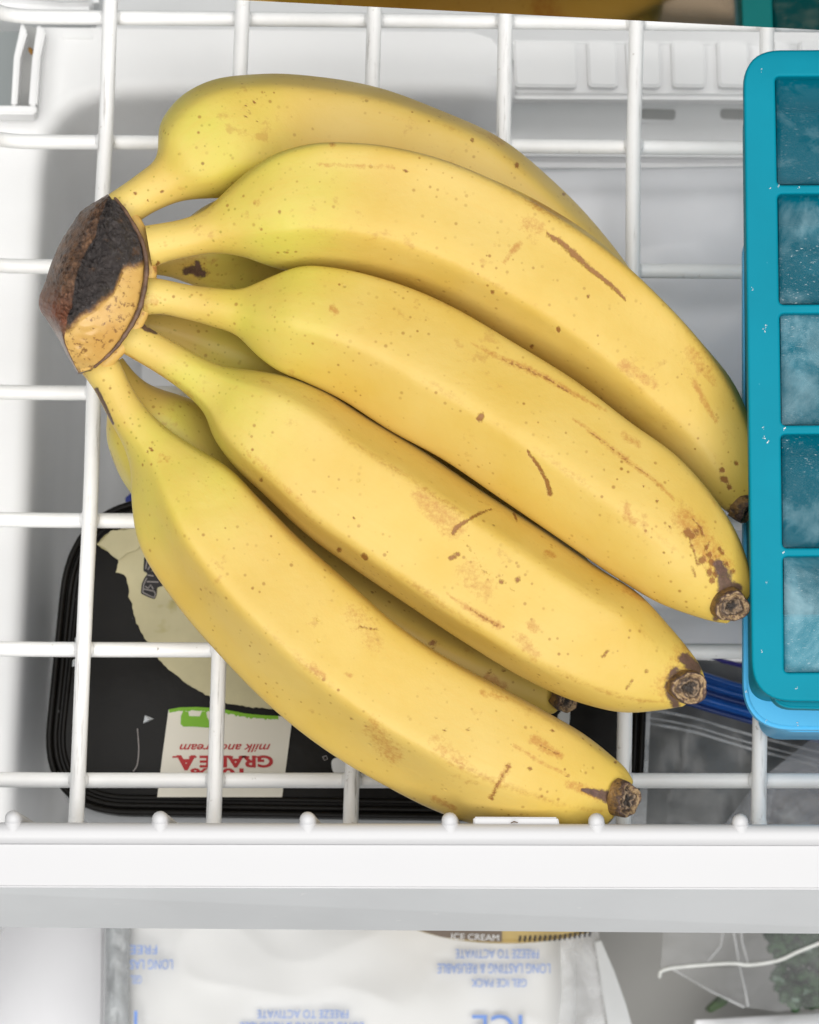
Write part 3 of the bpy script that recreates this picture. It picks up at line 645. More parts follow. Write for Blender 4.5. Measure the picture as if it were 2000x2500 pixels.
def crown():
    nu, nv = 150, 120
    k = np.linspace(0, 1, len(CL)); u = np.linspace(0, 1, nu)
    I = lambda A: np.stack([spline1(k, np.array(A, float)[:, c], u) for c in (0, 1)], 1)
    cl, cr, cg = I(CL), I(CR), I(CRG)
    th = np.linspace(0, 1, nv, endpoint=False)
    pos = np.zeros((nu, nv, 3)); zone = np.zeros((nu, nv, 4)); zone[..., 3] = 1
    for i in range(nu):
        s = math.sin(math.pi * min(max(u[i], .012), .988)) ** .45
        zt = 5.4 + 1.6 * s; zb = 5.0 - 1.25 * s; ze = 5.1
        zr = 5.8 + .75 * s        # rim on the stalk side stands high
        for j in range(nv):
            t = th[j]
            if t < .22:                # cut face, from the left edge up to the ridge
                q = t / .22; p = cl[i] * (1 - q) + cg[i] * q; z = ze + (zt - ze) * (math.sin(q * math.pi / 2) ** .9)
            elif t < .62:              # side face, ridge to rim
                q = (t - .22) / .40; p = cg[i] * (1 - q) + cr[i] * q; z = zt + (zr - zt) * q ** 1.6 + .12 * math.sin(q * math.pi) * s
            else:                      # underside back to the left edge
                q = (t - .62) / .38; p = cr[i] * (1 - q) + cl[i] * q
                z = (zr * (1 - q) + ze * q) - (1.2 * s + .1) * math.sin(q * math.pi) ** .7
                p = p + np.array([8, 6]) * math.sin(q * math.pi)
            w3 = P(p[0], p[1], z)
            nv_ = mnoise.noise(Vector(w3) * 1.6) * .10 + mnoise.noise(Vector(w3) * 5) * .05
            rough = 1.0 if t < .42 else .25
            if t < .62 and .02 < u[i] < .98 and .02 < t < .6: w3 = w3 + np.array([0, 0, nv_ * rough + (mnoise.noise(Vector(w3) * 12) * .05 if t < .22 else 0)])
            pos[i, j] = w3
            # zones from the fruit's own shape: boundary runs obliquely across the side face
            if t <= .62:
                bx = [(357, 640), (335, 650), (295, 652), (286, 700), (240, 742), (205, 766), (170, 800)]
                # black when above the boundary (smaller y) at this x
                xs = [170, 205, 240, 278, 292, 300, 335, 357]; ys = [800, 764, 742, 706, 676, 655, 648, 628]
                yb = np.interp(p[0], xs, ys)
                zone[i, j, 0] = np.clip(.5 + (yb - p[1]) / 52, 0, 1)
                zone[i, j, 1] = np.clip(.5 + (.225 - t) / .05, 0, 1)
            else:
                zone[i, j, 0] = .2
            if .585 < t < .66: zone[i, j, 2] = np.clip(1 - abs(t - .625) / .03, 0, 1)
            zone[i, j, 2] = max(zone[i, j, 2], np.clip((u[i] - .95) / .04, 0, 1) * .6 if t < .3 else 0)
    kk = np.exp(-np.linspace(-2, 2, 9) ** 2 / 2); kk /= kk.sum()
    pos = sum(w_ * np.roll(pos, o_, 1) for w_, o_ in zip(kk, range(-4, 5)))
    for i in range(nu):
        for j in range(nv):
            if th[j] < .60 and .03 < u[i] < .97:
                v_ = Vector(pos[i, j]); q = max(0., 1 - abs(th[j] - .24) / .16) * min(1, (1 - u[i]) * 4)
                pos[i, j, 2] += (abs(mnoise.noise(v_ * 8)) * .36 - .09 + mnoise.noise(v_ * 16) * .06) * (.25 + q) * zone[i, j, 0] ** 3
            zone[i, j, 3] = np.clip(1 - abs(u[i] - .68) / .2, 0, 1)
    idx = np.arange(nu * nv).reshape(nu, nv); a = idx[:-1]; b = np.roll(a, -1, 1); c = np.roll(idx[1:], -1, 1); d = idx[1:]
    F = np.stack([a, b, c, d], -1).reshape(-1, 4).tolist(); F.append(list(range(nv))[::-1]); F.append(list(range((nu - 1) * nv, nu * nv)))
    o = mesh('crown', pos.reshape(-1, 3), F, crown_mat(), bunch)
    me = o.data; uvl = me.uv_layers.new(name='uv')
    at = me.color_attributes.new('zones', 'FLOAT_COLOR', 'POINT'); at.data.foreach_set('color', zone.reshape(-1))
    bm = bmesh.new(); bm.from_mesh(me); bmesh.ops.recalc_face_normals(bm, faces=bm.faces[:]); bm.to_mesh(me); bm.free(); me.shade_smooth()
    # dark raised lip along the stalk side
    path = []
    for i in range(0, nu, 3):
        s = math.sin(math.pi * min(max(u[i], .012), .988)) ** .45
        path.append(P(cr[i][0], cr[i][1], 5.8 + .75 * s + .02))
    rr = [.035 + .035 * math.sin(math.pi * q / (len(path) - 1)) + .02 * math.sin(q * 1.7) * .4 for q in range(len(path))]
    tube('crown_lip', path, rr, plain('dry_lip', (0.16, 0.09, 0.055), .5, .4, .3, 300, .5, 600), o, 10)
    # bent collar of yellow stalk skin behind the lip
    path2 = []
    for i in range(6, nu - 4, 4):
        s = math.sin(math.pi * u[i]) ** .45
        q = cr[i] + np.array([9, 3]); path2.append(P(q[0], q[1], 5.25 + .62 * s))
    tube('collar', path2, .18, plain('collar_skin', (0.72, 0.46, 0.13), .45, .35, .12, 200, .3, 500, dirt=(.42, .2, .06), dirt_scale=300, dirt_amt=.58), o, 14)
crown()

# ------------------------------------------------------------------ the plastic bin below the basket
fbin = empty('freezer_bin', 'white plastic freezer bin under the wire basket with ribbed back edge', 'freezer bin', (9, -15, -20))
ZR, ZF = -5.0, -20.0
INNER = [(1255, 238), (1150, 228), (900, 228), (500, 228), (300, 229), (238, 236), (188, 256), (150, 286), (122, 326), (106, 372), (98, 430), (86, 700), (74, 1000), (64, 1250), (53, 1500), (40, 1760), (24, 2010), (-60, 2150), (-120, 2300), (-140, 2560)]
RIMIN = [(p[0] - 36 * math.cos(a_) , p[1] - 36 * math.sin(a_)) for p, a_ in zip(INNER, np.interp(range(len(INNER)), [0, 4, 10, 18], [1.57, 1.5, 0.05, 0.0]))]
prism('rim', RIMIN + [(-500, 2560), (-500, 279), (86, 279), (88, 66), (1150, 76), (1200, 92), (1232, 130), (1250, 190)], ZR - .03, .7, M_BIN, fbin, .02, 1, angle=30)
inw = [P(p[0], p[1], ZR - .35) for p in INNER]
V, F = [], []
lev = [(-1.1, ZR - .16), (-.7, ZR - .045), (-.4, ZR - .02), (-.2, ZR - .05), (-.05, ZR - .14), (.08, ZR - .32), (.16, ZR - .6), (.22, ZR - 1.2), (.3, ZR - 3), (.5, ZR - 9), (.75, ZF + 1.6), (1.1, ZF + .6), (1.7, ZF + .15), (2.6, ZF + .02)]
cen = P(900, 1100, ZR)
for i, p in enumerate(inw):
    a, b = inw[max(i - 1, 0)], inw[min(i + 1, len(inw) - 1)]
    t = (b - a)[:2]; t /= np.linalg.norm(t); nrm = np.array([-t[1], t[0]])
    if nrm @ (cen - p)[:2] < 0: nrm = -nrm
    for o, z in lev: V.append((p[0] + nrm[0] * o, p[1] + nrm[1] * o, z))
m_ = len(lev)
for i in range(len(inw) - 1):
    for k in range(m_ - 1): F.append((i * m_ + k, i * m_ + k + 1, (i + 1) * m_ + k + 1, (i + 1) * m_ + k))
wall = mesh('bin_wall', V, F, M_BIN, fbin)
bm = bmesh.new(); bm.from_mesh(wall.data); bmesh.ops.recalc_face_normals(bm, faces=bm.faces[:])
if sum(f.normal.z for f in bm.faces) < 0: bmesh.ops.reverse_faces(bm, faces=bm.faces[:])
bm.to_mesh(wall.data); bm.free()
so = wall.modifiers.new('thickness', 'SOLIDIFY'); so.thickness = .002; so.offset = -1 if True else 1
prism('bin_floor', [(-3.0, 8), (40, 8), (40, -52), (-8, -52)], ZF, .5, M_BIN, fbin, px=False)
prism('bin_floor_dimmed', [(-12, -24.3), (40, -24.3), (40, -52), (-12, -52)], ZF + .2, .2, plain('dimmed_floor_grey', (0.36, 0.355, 0.34), .5, .3, .05, 30, dirt=(.2,.2,.19), dirt_scale=220, dirt_amt=.73), fbin, px=False)  # front of the same floor, coloured darker to offset the open light
# right half of the back: ledge, ribs, step with slots
prism('ledge', [(1215, 96), (2400, 100), (2400, 244), (1262, 238), (1238, 225), (1228, 180)], ZR - .3, .8, M_BIN, fbin, .15, 3)
for x0, x1 in ((1254, 1408), (1434, 1506), (1530, 1612), (1640, 1722), (1752, 1828), (1888, 1930), (1952, 2040), (2062, 2150)):
    prism('rib', rounded([(x0, 97), (x1, 98), (x1 + 4, 212), (x0 + 4, 210)], [6, 22, 16, 10], 4), ZR + .1, .6, M_BIN, fbin, .14, 3)
prism('back_step', [(1130, 230), (2400, 240), (2400, 412), (1180, 402), (1150, 330)], ZR - 3.4, .8, M_BIN, fbin, .3, 3)
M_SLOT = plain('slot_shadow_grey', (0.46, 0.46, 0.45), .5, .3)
for x0 in (1560, 1756, 1960):
    sl = prism('slot', rounded([(x0, 264), (x0 + 92, 266), (x0 + 92, 306), (x0, 304)], 14), ZR - 3.35, .5, M_BIN, fbin, .06, 2)
    prism('slot_opening', rounded([(x0 + 3, 265), (x0 + 90, 267), (x0 + 88, 293), (x0 + 4, 290)], 10), ZR - 3.33, .3, M_SLOT, sl, .02, 1)
# bracket with a slot at the top left, raised on the rim
bz = ZR + .9
br = prism('bracket', [(-80, 256), (91, 258), (87, 278), (-80, 277)], bz, .8, M_BIN, fbin, .05, 2)
prism('bracket_bar', [(53, 52), (67, 78), (49, 142), (41, 257), (27, 257), (34, 138)], bz, .8, M_BIN, br, .05, 2)
prism('bracket_bar', [(92, 58), (112, 74), (98, 138), (90, 257), (70, 257), (79, 140), (85, 100)], bz, .8, M_BIN, br, .05, 2)
prism('bracket_floor', [(60, 60), (90, 70), (80, 262), (36, 262)], bz - .75, .3, M_SLOT, br)
prism('pocket', rounded([(146, 68), (222, 70), (230, 96), (150, 94)], 12), ZR + .04, .3, M_BIN, fbin, .03, 2)
tag(prism('back_block', [(-160, -120), (242, -120), (240, 22), (150, 24), (58, 16), (-160, 10)], -6.5, 3, M_BIN, None, .3, 3), 'white plastic block behind the back corner of the basket, top left', 'plastic block')
V, F = tube_geo([PV(73, 119, bz - .3), PV(76, 124, bz - .28), PV(78, 130, bz - .3)], [.05, .08, .05], 8)
tag(mesh('crumb', V, F, plain('crumb_brown', (0.30, 0.15, 0.03), .6, .3, .3, 900)), 'small brown crumb stuck in the slot of the white bracket', 'crumb')
tag(tube('support_bar', [PV(38, 1700, -9), PV(48, 1850, -9), PV(55, 2060, -9), PV(56, 2180, -9)], .28, M_BIN), 'blurred white bar running down beside the left wall of the bin', 'bar')

# ------------------------------------------------------------------ black ice cream carton
M_LID = plain('black_lid_plastic', (0.009, 0.008, 0.007), .38, .13, .3, 30, .15, 200, dirt=(0.22, 0.22, 0.23), dirt_scale=330, dirt_amt=.735)
M_PAPER = plain('pale_paper', (0.66, 0.60, 0.38), .75, .15, .10, 70, .25, 160, dirt=(.42, .36, .12), dirt_scale=70, dirt_amt=.60)
M_CARD = plain('cream_card', (0.76, 0.72, 0.62), .5, .3, .03, 40)
M_GREEN = plain('print_green', (0.20, 0.46, 0.02), .5, .3, .05)
M_RED = plain('print_red', (0.46, 0.02, 0.022), .5, .3, .05)
M_INK = plain('print_black', (0.02, 0.018, 0.02), .5, .3)
M_GREYINK = plain('print_grey', (0.34, 0.31, 0.30), .5, .3)
M_WHITEINK = plain('print_white', (0.78, 0.78, 0.77), .45, .3)
carton = empty('ice_cream_carton', 'black lidded ice cream carton with torn paper seal and cream label under the wires', 'carton', (8, -18, -12))
LZ = -3.1
LIDP = [(168, 1212), (1600, 1212), (1568, 2008), (92, 1988)]
lid = prism('lid', rounded(LIDP, [250, 160, 150, 230], 14), LZ, .9, M_LID, carton, .12, 3)
def inset(pts, k):
    c = np.mean(pts, 0); return [tuple(np.array(p) + np.sign(c - np.array(p)) * k) for p in pts]
for k, rr in ((9, .10), (25, .085), (44, .08)):
    ring = rounded(inset(LIDP, k), [240 - k, 150 - k, 140 - k, 220 - k], 14); ring.append(ring[0])
    tube('lid_ridge', [P(p[0], p[1], LZ + .02) for p in ring], rr, M_LID, lid, 8)
prism('body', rounded([(190, 1240), (1580, 1240), (1560, 2052), (130, 2032)], [230, 140, 130, 200], 12), LZ - .7, 8.5, plain('grey_carton', (0.36, 0.37, 0.38), .45, .4, .08), carton, .1, 2)
sealpts = [(237, 1329), (252, 1312), (269, 1296), (300, 1290), (334, 1287), (420, 1280), (520, 1284), (640, 1310), (760, 1370), (860, 1470), (905, 1580), (890, 1660), (840, 1705), (760, 1726), (690, 1731), (672, 1730), (640, 1729), (617, 1727), (586, 1722), (556, 1718), (530, 1708), (510, 1700), (486, 1686), (464, 1674), (440, 1656), (417, 1637), (400, 1622), (387, 1609), (372, 1587), (357, 1563), (345, 1542), (334, 1521), (328, 1500), (322, 1475), (315, 1455), (313, 1430), (309, 1410), (304, 1402), (283, 1398), (287, 1380), (290, 1366), (278, 1361), (270, 1352), (260, 1343), (248, 1338)]
def jag(pts, n, amp, seed):
    r = random.Random(seed); out = []
    for i, p in enumerate(pts):
        q = pts[(i + 1) % len(pts)]; m = max(1, int(math.dist(p, q) / n))
        for k in range(m):
            t = k / m; out.append((p[0] + (q[0] - p[0]) * t + r.uniform(-amp, amp), p[1] + (q[1] - p[1]) * t + r.uniform(-amp, amp)))
    return out
seal = prism('paper_seal', jag(sealpts, 7, 1.6, 3), LZ + .12, .05, M_PAPER, carton)
prism('seal_fold', jag([(240, 1328), (270, 1297), (340, 1290), (345, 1330), (330, 1345), (310, 1352), (292, 1366), (275, 1358), (262, 1344)], 8, 1.5, 5), LZ + .24, .06, M_PAPER, seal, zs=None)
# dark outlined logo on the seal, as far as the banana lets it show
lz = LZ + .14
prism('logo_plate', rounded([(350, 1394), (352, 1360), (372, 1362), (376, 1392), (366, 1394), (390, 1396), (400, 1430), (384, 1434), (383, 1452), (378, 1463), (365, 1459), (344, 1449), (346, 1426), (352, 1412), (361, 1400)], 4, 3), lz, .02, M_INK, seal)
def stroke(name, pts, z, wpx, mat, parent):
    r = wpx / 88 / 2
    V, F = tube_geo([PV(p[0], p[1], z) for p in pts], r, 8)
    V = [Vector((v.x, v.y, z + (v.z - z) * .15)) for v in V]
    return mesh(name, V, F, mat, parent)
for pl in ([(349, 1446), (351, 1427), (358, 1412)], [(349, 1446), (366, 1455), (377, 1459), (380, 1450), (376, 1443), (352, 1438)], [(356, 1432), (362, 1436), (368, 1428), (374, 1437)], [(360, 1420), (386, 1421)], [(362, 1404), (374, 1406)], [(356, 1388), (360, 1366)], [(362, 1390), (368, 1380)]):
    stroke('logo_stroke', pl, lz + .012, 3.2, M_GREYINK, seal)
# printed card
card_top = [(412, 1732), (440, 1727), (481, 1726), (515, 1728), (554, 1733), (600, 1742), (640, 1746), (680, 1748)]
card = prism('label_card', card_top + [(716, 1752), (711, 1775), (689, 1946), (384, 1946), (396, 1850)], LZ + .10, .04, M_CARD, carton)
rr_ = random.Random(4)
gr = []
for i in range(60):
    x = 680 - i * (680 - 414) / 59; gr.append((x, np.interp(x, [p[0] for p in card_top], [p[1] for p in card_top]) + 9 + rr_.uniform(-2, 4) * (1 if i % 2 else -.4)))
cz = LZ + .11
prism('grass_print', card_top + gr, cz, .01, M_GREEN, card)
prism('cow_print', [(447, 1736), (460, 1738), (462, 1748), (488, 1749), (493, 1737), (503, 1737), (506, 1751), (512, 1762), (520, 1777), (500, 1776), (470, 1774), (448, 1774), (441, 1768), (442, 1748)], cz + .004, .01, M_GREEN, card)

def lettering(body, p0, p1, z, cap_px, mat, parent, shear=0., bold=0.0, thick=.008, space=1.0, serif=False):
    """raised print: runs from p0 to p1 (photo px, reading direction)"""
    cu = bpy.data.curves.new('lettering', 'FONT'); cu.body = body; cu.size = 1; cu.shear = shear; cu.offset = bold; cu.extrude = thick; cu.space_character = space
    cu.resolution_u = 4
    o = bpy.data.objects.new('lettering', cu); COL.objects.link(o); cu.materials.append(mat)
    bpy.context.view_layer.update()
    a, b = PV(*p0, z), PV(*p1, z); d = b - a
    w0 = o.dimensions.x; sx = d.length / w0; sy = cap_px / FOC * (CC[2] - z) / .72
    e = sx if sx > 0 else 1
    dg = bpy.context.evaluated_depsgraph_get()
    me = bpy.data.meshes.new_from_object(o.evaluated_get(dg)); bpy.data.objects.remove(o)
    me.transform(Matrix.LocRotScale(a * S, Matrix.Rotation(math.atan2(d.y, d.x), 3, 'Z').to_quaternion(), Vector((e * S, sy * S, S))))
    me.name = 'lettering'; me.materials.clear()
    return link('lettering', me, mat, parent)
def up_down(body, x0, x1, y, z, cap, mat, parent, slope=0.0, **kw):
    return lettering(body, (x0, y), (x1, y + slope), z, cap, mat, parent, **kw)
up_down('milk and cream', 662, 440, 1817, cz, 20, M_RED, card, shear=.35, bold=.012)
up_down('GRADE', 668, 488, 1846, cz, 28, M_RED, card, bold=.035)
up_down('A', 474, 427, 1846, cz, 34, M_RED, card, bold=.045)
up_down('100%', 606, 476, 1877, cz, 24, M_RED, card, bold=.03)
# slab serifs of the big word
for x in (430, 471, 560, 592, 600, 624):
    prism('serif', [(x - 9, 1846), (x + 9, 1846), (x + 9, 1850), (x - 9, 1850)], cz + .012, .01, M_RED, card)
# white print on the lid beside the front banana
prism('lid_print', rounded([(808, 1852), (840, 1848), (850, 1900), (812, 1888)], 14), LZ + .02, .03, M_WHITEINK, lid)
stroke('lid_print', [(788, 1848), (797, 1845), (800, 1853), (792, 1856), (788, 1848)], LZ + .03, 2, M_GREYINK, lid)
prism('lid_print', [(1362, 1745), (1394, 1712), (1388, 1800), (1358, 1812)], LZ + .03, .03, M_WHITEINK, lid)
# bits of ice on the lid
M_ICEBIT = plain('ice_bit', (0.75, 0.78, 0.80), .25, .5)
def chip(pts, z, h, label):
    c = np.mean(pts, 0); V = [PV(p[0], p[1], z) for p in pts] + [PV(c[0] + 3, c[1], z + h)]
    n = len(pts); F = [(i, (i + 1) % n, n) for i in range(n)] + [tuple(range(n))[::-1]]
    tag(mesh('ice_chip', V, F, M_ICEBIT, smooth=False), label, 'ice chip')
chip([(350, 1766), (354, 1746), (376, 1755), (362, 1762)], LZ + .03, .12, 'small clear ice chip lying on the open middle of the black lid')
chip([(180, 1556), (188, 1555), (188, 1568), (181, 1566)], LZ + .03, .1, 'white ice crumb on the black lid just above the wire crossing')
chip([(173, 1612), (186, 1608), (186, 1626), (175, 1628)], LZ + .03, .12, 'white ice crumb on the black lid just below the wire crossing')
V, F = tube_geo(catmull([PV(336, 1780, LZ + .03), PV(339, 1830, LZ + .03), PV(335, 1868, LZ + .03), PV(326, 1882, LZ + .03)], 14), .02, 6)
tag(mesh('hair', V, F, M_GREYINK), 'thin pale hair lying on the black lid', 'hair')
tag(prism('blue_tab', rounded([(305, 1215), (330, 1196), (345, 1216), (340, 1232), (308, 1232)], 6), -6.0, .2, plain('blue_plastic', (0.01, 0.03, 0.30), .4, .4), None, .03), 'small blue plastic tab sticking out behind the black lid', 'plastic tab')

# ------------------------------------------------------------------ packages lower in the bin
def pillow(name, corners, z, h, mat, parent=None, n=70, power=5, crinkle=.12, cscale=.8, seed=0, thick=1.0):
    """filled bag: corners in photo px (tl, tr, br, bl) at height z; top bulges by h"""
    tl, tr, br_, bl = [np.array(c, float) for c in corners]
    V, F = [], []
    off = Vector((seed * 7.3, seed * 3.1, 0))
    for i in range(n + 1):
        for j in range(n + 1):
            a, b = j / n, i / n
            p = (tl * (1 - a) + tr * a) * (1 - b) + (bl * (1 - a) + br_ * a) * b
            env = (1 - abs(2 * a - 1) ** power) * (1 - abs(2 * b - 1) ** power)
            w3 = P(p[0], p[1], z)
            k = mnoise.noise(Vector(w3) * cscale + off) * crinkle + (1 - abs(mnoise.noise(Vector(w3) * cscale * .7 - off))) ** 4 * crinkle * .7
            V.append(w3 + np.array([0, 0, h * env + k * (.25 + .75 * env)]))
    for i in range(n):
        for j in range(n):
            q = i * (n + 1) + j; F.append((q, q + n + 1, q + n + 2, q + 1))
    # underside
    m0 = len(V)
    V += [np.array([v[0], v[1], 2 * z - thick * h - (v[2] if True else 0) - 0]) - np.array([0, 0, 0.02]) for v in V[:m0]]
    for i in range(n):
        for j in range(n):
            q = m0 + i * (n + 1) + j; F.append((q, q + 1, q + n + 2, q + n + 1))
    edge = [i for i in range(n)] + [n + i * (n + 1) for i in range(n)] + [n * (n + 1) + n - i for i in range(n)] + [(n - i) * (n + 1) for i in range(n)]
    for k in range(len(edge)):
        a, b = edge[k], edge[(k + 1) % len(edge)]; F.append((a, b, m0 + b, m0 + a))
    return mesh(name, V, F, mat, parent)
M_PACK = plain('glossy_white_film', (0.92, 0.92, 0.95), .24, .5, .03, 30)
tag(pillow('frozen_package', [(820, 425), (2300, 395), (2300, 1606), (900, 1580)], -3.4, 1.1, M_PACK, power=8, crinkle=.16, cscale=.45, seed=2), 'large glossy white package under the wires behind the bananas', 'frozen package')

zb = empty('zipper_bag', 'grey translucent freezer bag with a broad blue zip strip beside the black lid', 'freezer bag', (19, -17, -8))
M_GREYFILM = plain('grey_bag_film', (0.165, 0.17, 0.17), .25, .5, .35, 45, .5, 50)
pillow('film', [(1500, 1600), (2300, 1640), (2300, 2120), (1530, 2120)], -7.4, .4, M_GREYFILM, zb, power=7, crinkle=.12, cscale=.9, seed=5)
M_ZIP = plain('zip_blue', (0.004, 0.12, 0.52), .28, .5, .25, 60)
M_ZIP2 = plain('zip_dark_blue', (0.003, 0.035, 0.20), .3, .5, .2, 60)
M_ZIP3 = plain('zip_violet', (0.045, 0.03, 0.34), .3, .5, .2, 60)
zp = prism('zip_strip', [(1480, 1570), (1600, 1606), (1726, 1645), (1830, 1676), (2200, 1760), (2200, 1870), (1834, 1766), (1690, 1724), (1480, 1655)], -5.9, .15, M_ZIP, zb, .03)
for k, mt in ((.06, M_ZIP), (.3, M_ZIP), (.5, M_ZIP2), (.7, M_ZIP), (.94, M_ZIP2)):
    pl = [np.array(a, float) * (1 - k) + np.array(b, float) * k for a, b in (((1480, 1570), (1480, 1655)), ((1726, 1645), (1690, 1724)), ((1830, 1676), (1834, 1766)), ((2200, 1760), (2200, 1870)))]
    tube('zip_ridge', catmull([P(p[0], p[1], -5.9) for p in pl], 20), .09, mt, zp, 8)
tube('violet_line', catmull([P(1600, 1560, -6), P(1747, 1606, -6), P(1817, 1626, -6), P(2200, 1700, -6)], 20), .07, M_ZIP3, zb, 8)
M_CLEAR = film_mat('clear_film', (0.75, 0.76, 0.77), .10, .5, .18, 40, .8, 45)
M_CLEAR2 = film_mat('thin_clear_film', (0.62, 0.63, 0.64), .02, .16, .15, 30, .8, 40)
for k, (o1, wd) in enumerate(((28, .05), (48, .035), (62, .05))):
    tube('crease', catmull([P(1560, 1700 + o1, -6.4), P(1690, 1724 + o1, -6.4), P(1834, 1766 + o1, -6.4), P(2200, 1860 + o1, -6.4)], 16), wd, M_CLEAR, zb, 8)
tag(pillow('brown_food_bag', [(1868, 1905), (2250, 1905), (2250, 2110), (1868, 2110)], -7.2, .8, plain('frosted_brown_food', (0.20, 0.165, 0.12), .35, .4, .3, 60, .6, 120, dirt=(.36, .37, .36), dirt_scale=60, dirt_amt=.54), power=6, crinkle=.25, cscale=1.3, seed=9), 'frosted bag of brown food under the front right corner of the basket', 'food bag')
tag(prism('film_flap', [(1735, 2060), (1833, 1928), (1884, 1882), (1978, 1806), (2050, 1770), (2250, 1740), (2250, 2100)], -5.6, .03, film_mat('flap_film', (0.36, 0.37, 0.40), .08, .42, .18, 45, .8, 50)), 'clear film flap folded over the brown food bag', 'film flap')
tag(prism('clear_sleeve', [(1578, 1722), (1590, 1722), (1585, 1820), (1576, 2060), (1536, 2060), (1552, 1880)], -4.4, .05, M_CLEAR), 'clear film edge running along the right side of the black lid', 'film edge')

# ------------------------------------------------------------------ front of the lower bin
pk = empty('ice_pack', 'white gel ice pack printed in blue under the grey front trim', 'ice pack', (8, -30, -13))
M_ICEPACK = plain('white_pack_film', (0.66, 0.66, 0.65), .36, .4, .035, 25, .2, 30)
pillow('pouch', [(286, 2130), (1400, 2120), (1410, 2700), (270, 2700)], -13.6, .9, M_ICEPACK, pk, power=9, crinkle=.13, cscale=.6, seed=12)
M_BLUE = plain('print_blue', (0.17, 0.30, 0.68), .45, .3, .12, 200)
pz = -12.42
for body, x0, x1, y, cap in (('FREEZE TO ACTIVATE', 1317, 1114, 2318, 22), ('LONG LASTING & REUSABLE', 1345, 1070, 2353, 24), ('GEL ICE PACK', 1287, 1152, 2390, 20),
                             ('FREE', 386, 321, 2308, 22), ('LONG LAS', 424, 320, 2343, 24), ('GEL', 347, 320, 2382, 20), ('FREEZE TO ACTIVATE', 852, 630, 2466, 20), ('LONG LASTING & REUSABLE', 890, 588, 2496, 22)):
    up_down(body, x0, x1, y, pz, cap, M_BLUE, pk)
up_down('ICE', 1282, 1160, 2478, pz, 70, M_BLUE, pk)
up_down('I', 342, 334, 2468, pz, 70, M_BLUE, pk)

tub = empty('ice_cream_tub', 'tan round ice cream tub peeking out below the grey front trim', 'tub', (12, -22, -14))
M_TAN = plain('tan_lid', (0.50, 0.36, 0.13), .45, .4, .2, 60)
el = [(1240 + 330 * math.cos(a), 2171 + 132 * math.sin(a)) for a in np.linspace(0, 2 * math.pi, 60, endpoint=False)]
prism('tub_lid', el, -10.4, .9, M_TAN, tub, .12, 3)
prism('tub_cup', [((x - 1240) * .93 + 1240, (y - 2178) * .9 + 2178) for x, y in el], -11.2, 6, M_TAN, tub)
prism('dark_band', [(1022, 2270), (1080, 2288), (1160, 2296), (1226, 2300), (1226, 2262), (1022, 2240)], -10.38, .02, plain('band_brown', (0.17, 0.13, 0.10), .5, .3), tub)
lettering('ICE CREAM', (1100, 2293), (1216, 2297), -10.37, 15, M_WHITEINK, tub)
for k in range(15):
    x = 1268 + k * 12.2; y = np.interp(x, [1268, 1360, 1445], [2300, 2298, 2286])
    prism('tub_print', [(x, y - 16), (x + 6, y - 15), (x + 3, y), (x - 2, y - 1)], -10.38, .02, M_INK, tub)

M_CONT = plain('white_container_plastic', (0.70, 0.70, 0.72), .4, .4, .06, 14)
tag(prism('white_container', rounded([(-400, 2190), (262, 2200), (256, 2700), (-400, 2700)], 18), -14.5, 5, M_CONT, None, .5, 4), 'plain white container at the lower left below the front trim', 'container')
cb = pillow('clear_bag', [(258, 2190), (318, 2190), (312, 2700), (250, 2700)], -12.6, .5, film_mat('grey_clear_film', (0.46, 0.48, 0.49), .45, .85, .15, 60, .9, 70), None, n=36, power=3, crinkle=.3, cscale=2.5, seed=4)
tag(cb, 'strip of clear grey film between white container and ice pack', 'film')
tag(prism('film_sleeve', [(1366, 2240), (1460, 2250), (1472, 2420), (1490, 2640), (1350, 2640), (1372, 2420)], -12.2, .04, M_CLEAR), 'clear film sleeve along the right edge of the ice pack', 'film sleeve')
for pl in ([(1400, 2260), (1392, 2380), (1398, 2560)], [(1446, 2260), (1450, 2400), (1456, 2580)], [(1420, 2270), (1436, 2330), (1420, 2440)]):
    pass
tag(prism('white_strip', [(1452, 2300), (1468, 2296), (1500, 2370), (1530, 2455), (1580, 2640), (1506, 2640), (1470, 2420), (1462, 2360)], -12.0, .06, plain('white_film_strip', (0.50, 0.51, 0.51), .3, .4), None, .02), 'narrow white strip slanting beside the ice pack', 'strip')

# vegetable bag
vb = empty('vegetable_bag', 'clear bag of frozen broccoli at the lower right with a white seam', 'vegetable bag', (19, -30, -14))
VZ = -13.0
prism('film', [(1622, 2220), (1613, 2372), (1780, 2352), (1828, 2357), (1900, 2345), (1945, 2325), (2000, 2303), (2140, 2250), (2140, 2180)], VZ, .03, M_CLEAR2, vb)
prism('film', [(1638, 2364), (1735, 2420), (1812, 2458), (1900, 2470), (2140, 2440), (2140, 2256), (2000, 2306), (1945, 2328), (1900, 2348), (1828, 2360)], VZ - .1, .03, M_CLEAR2, vb)
M_SEAM = plain('seam_white', (0.74, 0.75, 0.72), .4, .4, .1, 200)
tube('seam', catmull([PV(*p, VZ + .05) for p in ((1612, 2374), (1640, 2363), (1780, 2352), (1828, 2356), (1900, 2345), (1945, 2325), (2000, 2303), (2130, 2250))], 30), .06, M_SEAM, vb, 8)
tube('seam', [PV(1612, 2374, VZ), PV(1611, 2384, VZ - .1)], .06, M_SEAM, vb, 8)
tube('film_edge', [PV(1638, 2364, VZ), PV(1735, 2420, VZ), PV(1815, 2458, VZ)], .045, M_CLEAR, vb, 8)
